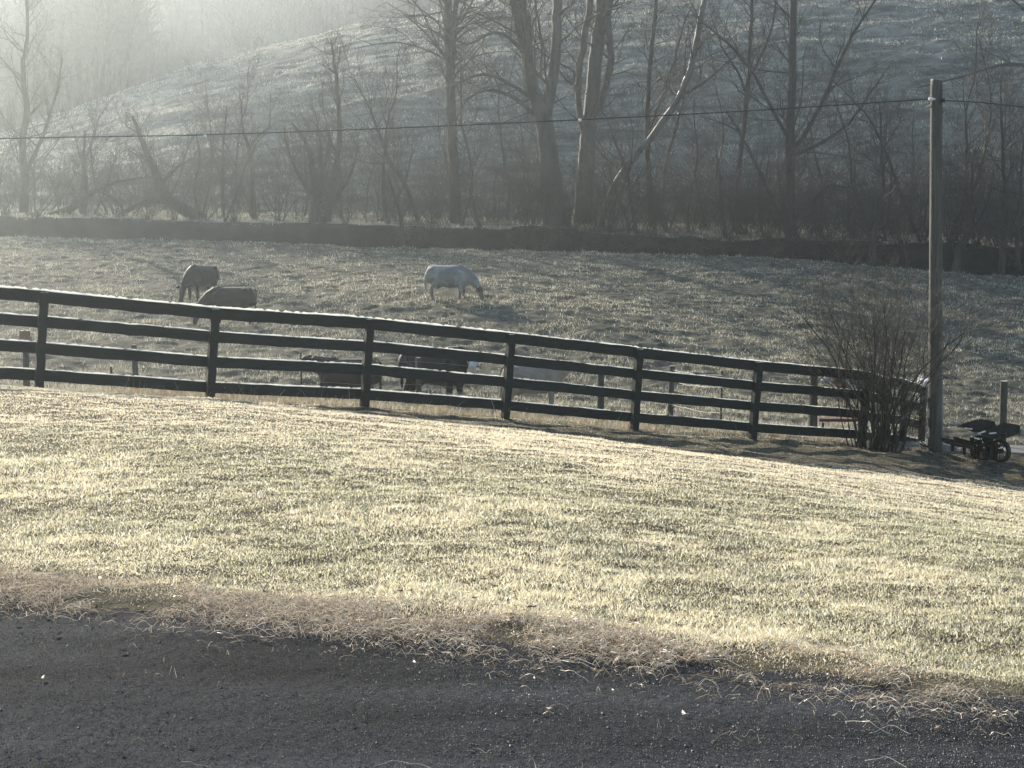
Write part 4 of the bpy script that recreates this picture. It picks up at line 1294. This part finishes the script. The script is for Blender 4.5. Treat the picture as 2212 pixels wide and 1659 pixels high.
def pasture_grass():
    n = 560000
    rng = np.random.default_rng(3)
    Y = np.exp(rng.uniform(math.log(22), math.log(86), n)); u = rng.uniform(-.42, .42, n); X = u * (Y + 2)
    cl = fbm(X * .9, Y * .9, 4, 91, .6); fine = fbm(X * 3.5, Y * 3.5, 2, 93)
    fe_ = field_edge(X, Y)
    keep = (Y > fence_y(X)) & (Y < fe_ + .4) & (rng.random(n) < np.clip((cl - .41) * 7, .10, 1))
    gl = 28.5 + (X / Y * F + CX - 1500) / 700 * 1.1
    keep &= ~((X / Y * F + CX > 1500) & (Y > gl + .1) & (Y < gl + 2.9))
    X, Y, cl, fine = X[keep], Y[keep], cl[keep], fine[keep]
    n = len(X)
    H = (.05 + .12 * rng.random(n)) * (.4 + 1.2 * cl) * (.6 + .8 * fine)
    edge = np.clip(1 - np.abs(Y - 31.5 + (X < 0) * 1.0) / 3.0, 0, 1) * (X < 5)
    nearf = np.clip(1 - (Y - fence_y(X)) / 1.5, 0, 1)
    H *= 1 + .9 * edge * (fine > .4) + 1.2 * nearf
    W = .006 * (Y / 24) ** .9 * (.7 + .7 * rng.random(n))
    lean = np.clip(rng.normal(.6, .2, n), 0, .95)
    t = np.clip(rng.random(n) * .8 + (cl - .5), 0, 1)
    col = mixc((.12, .12, .075), (.48, .43, .30), t)
    fr = (rng.random(n) < .25)[:, None]; col = np.where(fr, np.array([[.66, .65, .58]]), col)
    br = ((edge + nearf) > .4)[:, None] & (rng.random(n) < .6)[:, None]; col = np.where(br, np.array([[.34, .27, .18]]), col)
    blades('pasture_grass', X, Y, H, W, lean, col, M['rough_grass'], 'rough tussocky frosted grass of the cattle pasture', 4)
pasture_grass()

def hill_grass():
    n = 300000
    rng = np.random.default_rng(5)
    Y = np.exp(rng.uniform(math.log(76), math.log(215), n)); u = rng.uniform(-.42, .42, n); X = u * (Y + 2)
    fe_ = field_edge(X, Y)
    sx = X * .10 + fbm(X * .04, Y * .04, 2, 44)
    cl = fbm(sx * 2, Y * .9, 4, 97, .6)
    keep = (Y > fe_ + 4.6) & (rng.random(n) < np.clip((cl - .45) * 6, .04, 1))
    X, Y, cl = X[keep], Y[keep], cl[keep]; n = len(X)
    H = (.10 + .22 * rng.random(n)) * (.6 + .7 * cl)
    W = .030 * (Y / 90) ** .9 * (.6 + .9 * rng.random(n))
    lean = np.clip(rng.normal(.6, .2, n), 0, .95)
    col = mixc((.16, .16, .11), (.60, .57, .44), rng.random(n))
    fr = (rng.random(n) < .2)[:, None]; col = np.where(fr, np.array([[.62, .63, .58]]), col)
    blades('hillside_grass', X, Y, H, W, lean, col, M['rough_grass'], 'frosted tufts on the terraced hillside', 6)
hill_grass()

def verge_litter():
    """dead runners and roots lying along the road's edge"""
    rng = np.random.default_rng(7); n = 34000; S = 7
    t = rng.uniform(-7, 9, n)                    # along the edge
    e = rng.normal(.07, .20, n) + np.abs(rng.normal(0, .08, n))
    stray = rng.random(n) < .006; e = np.where(stray, -np.abs(rng.normal(0, 1.3, n)), e)
    ax, ay = .85, -.527; nx, ny = .527, .85
    x0 = t * .8; y0 = road_edge_y(x0) + e / .9
    keep = (y0 > 3.8) & ((fbm(x0 * 2.2, y0 * 2.2, 3, 111) > .40) | stray)
    x0, y0 = x0[keep], y0[keep]; n = len(x0)
    L_ = rng.uniform(.03, .10, n) * (1 + 1.6 * (rng.random(n) < .12)); th = rng.normal(-.45, .55, n) + (rng.random(n) < .5) * np.pi
    vs = np.zeros((n, S * 2, 3)); x, y = x0.copy(), y0.copy(); lift = rng.uniform(.002, .028, n)
    w = rng.uniform(.0007, .0016, n)
    for i in range(S):
        f_ = i / (S - 1)
        z = ground(x, y) + .006 + lift * np.sin(f_ * np.pi) * 1.2 + .012 * rng.random(n)
        px_, py_ = -np.sin(th) * w * (1.1 - f_), np.cos(th) * w * (1.1 - f_)
        vs[:, i * 2] = np.stack([x - px_, y - py_, z - w * .5], 1); vs[:, i * 2 + 1] = np.stack([x + px_, y + py_, z + w * .8], 1)
        th = th + rng.normal(0, .18, n); x = x + np.cos(th) * L_ / S; y = y + np.sin(th) * L_ / S
    o_ = (np.arange(n) * 2 * S)[:, None]
    f = np.concatenate([o_ + np.array([[2 * i, 2 * i + 2, 2 * i + 3, 2 * i + 1]]) for i in range(S - 1)])
    me = np_mesh('dead_runners', vs.reshape(-1, 3), f)
    col = mixc((.26, .19, .13), (.72, .65, .54), rng.random(n) ** 1.2)
    set_col(me, 'tint', np.repeat(col, 2 * S, axis=0)); me.materials.append(M['dry'])
    o = bpy.data.objects.new('dead_runners', me); COL.objects.link(o)
    tag(o, 'pale dead grass runners matted along the road edge', 'dead grass', kind='stuff')
verge_litter()

def chippings():
    rng = np.random.default_rng(9); n = 220000
    Y = np.exp(rng.uniform(math.log(3.8), math.log(9.5), n)); X = rng.uniform(-.42, .42, n) * (Y + 1)
    keep = (road_side(X, Y) < .15 + rng.normal(0, .12, n)) & (rng.random(n) < .25 + fbm(X * 2, Y * 2, 3, 121)); X, Y = X[keep], Y[keep]; n = len(X)
    r = rng.uniform(.0010, .0030, n) * (1 + (rng.random(n) < .02) * 1.2)
    Z = ground(X, Y) + r * .2
    base = np.array([[1, 0, 0], [0, 1, 0], [-1, 0, 0], [0, -1, 0], [0, 0, 1]], float)
    sc = rng.uniform(.6, 1.4, (n, 5, 3)); th = rng.uniform(0, 6.28, n)
    v = base[None] * sc * r[:, None, None]
    c, s_ = np.cos(th)[:, None], np.sin(th)[:, None]
    vx = v[:, :, 0] * c - v[:, :, 1] * s_; vy = v[:, :, 0] * s_ + v[:, :, 1] * c
    v = np.stack([vx + X[:, None], vy + Y[:, None], v[:, :, 2] + Z[:, None]], -1)
    o_ = (np.arange(n) * 5)[:, None]
    f = np.concatenate([o_ + np.array([[k, (k + 1) % 4, 4]]) for k in range(4)])
    me = np_mesh('loose_chippings', v.reshape(-1, 3), f); me.materials.append(M['stone'])
    o = bpy.data.objects.new('loose_chippings', me); COL.objects.link(o)
    tag(o, 'loose stone chippings scattered over the old asphalt', 'gravel', kind='stuff')
chippings()

def fallen_leaves():
    rng = np.random.default_rng(19); n = 420
    x = rng.uniform(-4.5, 4.5, n); y = road_edge_y(x) + rng.normal(.3, 1.0, n) + (rng.random(n) < .4) * rng.uniform(0, 8, n)
    r = rng.uniform(.010, .024, n); th = rng.uniform(0, 6.28, n); z = ground(x, y) + .012 + .02 * (y > road_edge_y(x) + .3)
    base = np.array([[-1, 0, .25], [-.3, .55, 0], [.5, .45, .1], [1.1, 0, .4], [.5, -.45, .05], [-.3, -.5, .1]])
    v = base[None] * r[:, None, None] * rng.uniform(.6, 1.3, (n, 6, 3))
    c, s_ = np.cos(th)[:, None], np.sin(th)[:, None]
    v = np.stack([v[:, :, 0] * c - v[:, :, 1] * s_ + x[:, None], v[:, :, 0] * s_ + v[:, :, 1] * c + y[:, None], v[:, :, 2] + z[:, None]], -1)
    o_ = (np.arange(n) * 6)[:, None]
    me = np_mesh('fallen_leaves', v.reshape(-1, 3), np.concatenate([o_ + np.array([[0, 1, 2, 3]]), o_ + np.array([[0, 3, 4, 5]])]))
    col = mixc((.10, .06, .035), (.36, .25, .15), rng.random(n)); set_col(me, 'tint', np.repeat(col, 6, axis=0)); me.materials.append(M['dry'])
    o = bpy.data.objects.new('fallen_leaves', me); COL.objects.link(o)
    tag(o, 'small curled brown leaves scattered along the verge and road', 'leaves', kind='stuff')
fallen_leaves()

# ------------------------------------------------------------------ morning haze
def haze():
    m, nt, out = new_mat('morning haze')
    v = N(nt, 'ShaderNodeVolumePrincipled')
    v.inputs['Color'].default_value = (0.80, 0.91, 0.98, 1)
    v.inputs['Density'].default_value = HAZE_DENSITY
    v.inputs['Anisotropy'].default_value = HAZE_G
    nt.links.new(v.outputs[0], out.inputs['Volume'])
    zmax = float(V[:, 2][V[:, 1] < 700].max()) + 16
    x0, x1, y0, y1, z0, z1 = -420, 420, -40, 440, -9.0, max(zmax, 60.0)
    vs = [(x, y, z) for x in (x0, x1) for y in (y0, y1) for z in (z0, z1)]
    f = [(0, 1, 3, 2), (4, 6, 7, 5), (0, 4, 5, 1), (2, 3, 7, 6), (0, 2, 6, 4), (1, 5, 7, 3)]
    me = bpy.data.meshes.new('haze'); me.from_pydata(vs, [], f); me.update()
    o = bpy.data.objects.new('haze', me); COL.objects.link(o); me.materials.append(m)
    tag(o, 'pale morning haze hanging in the valley', 'haze', kind='stuff')
    print('haze top', z1, 'ground min', V[:, 2].min())
haze()
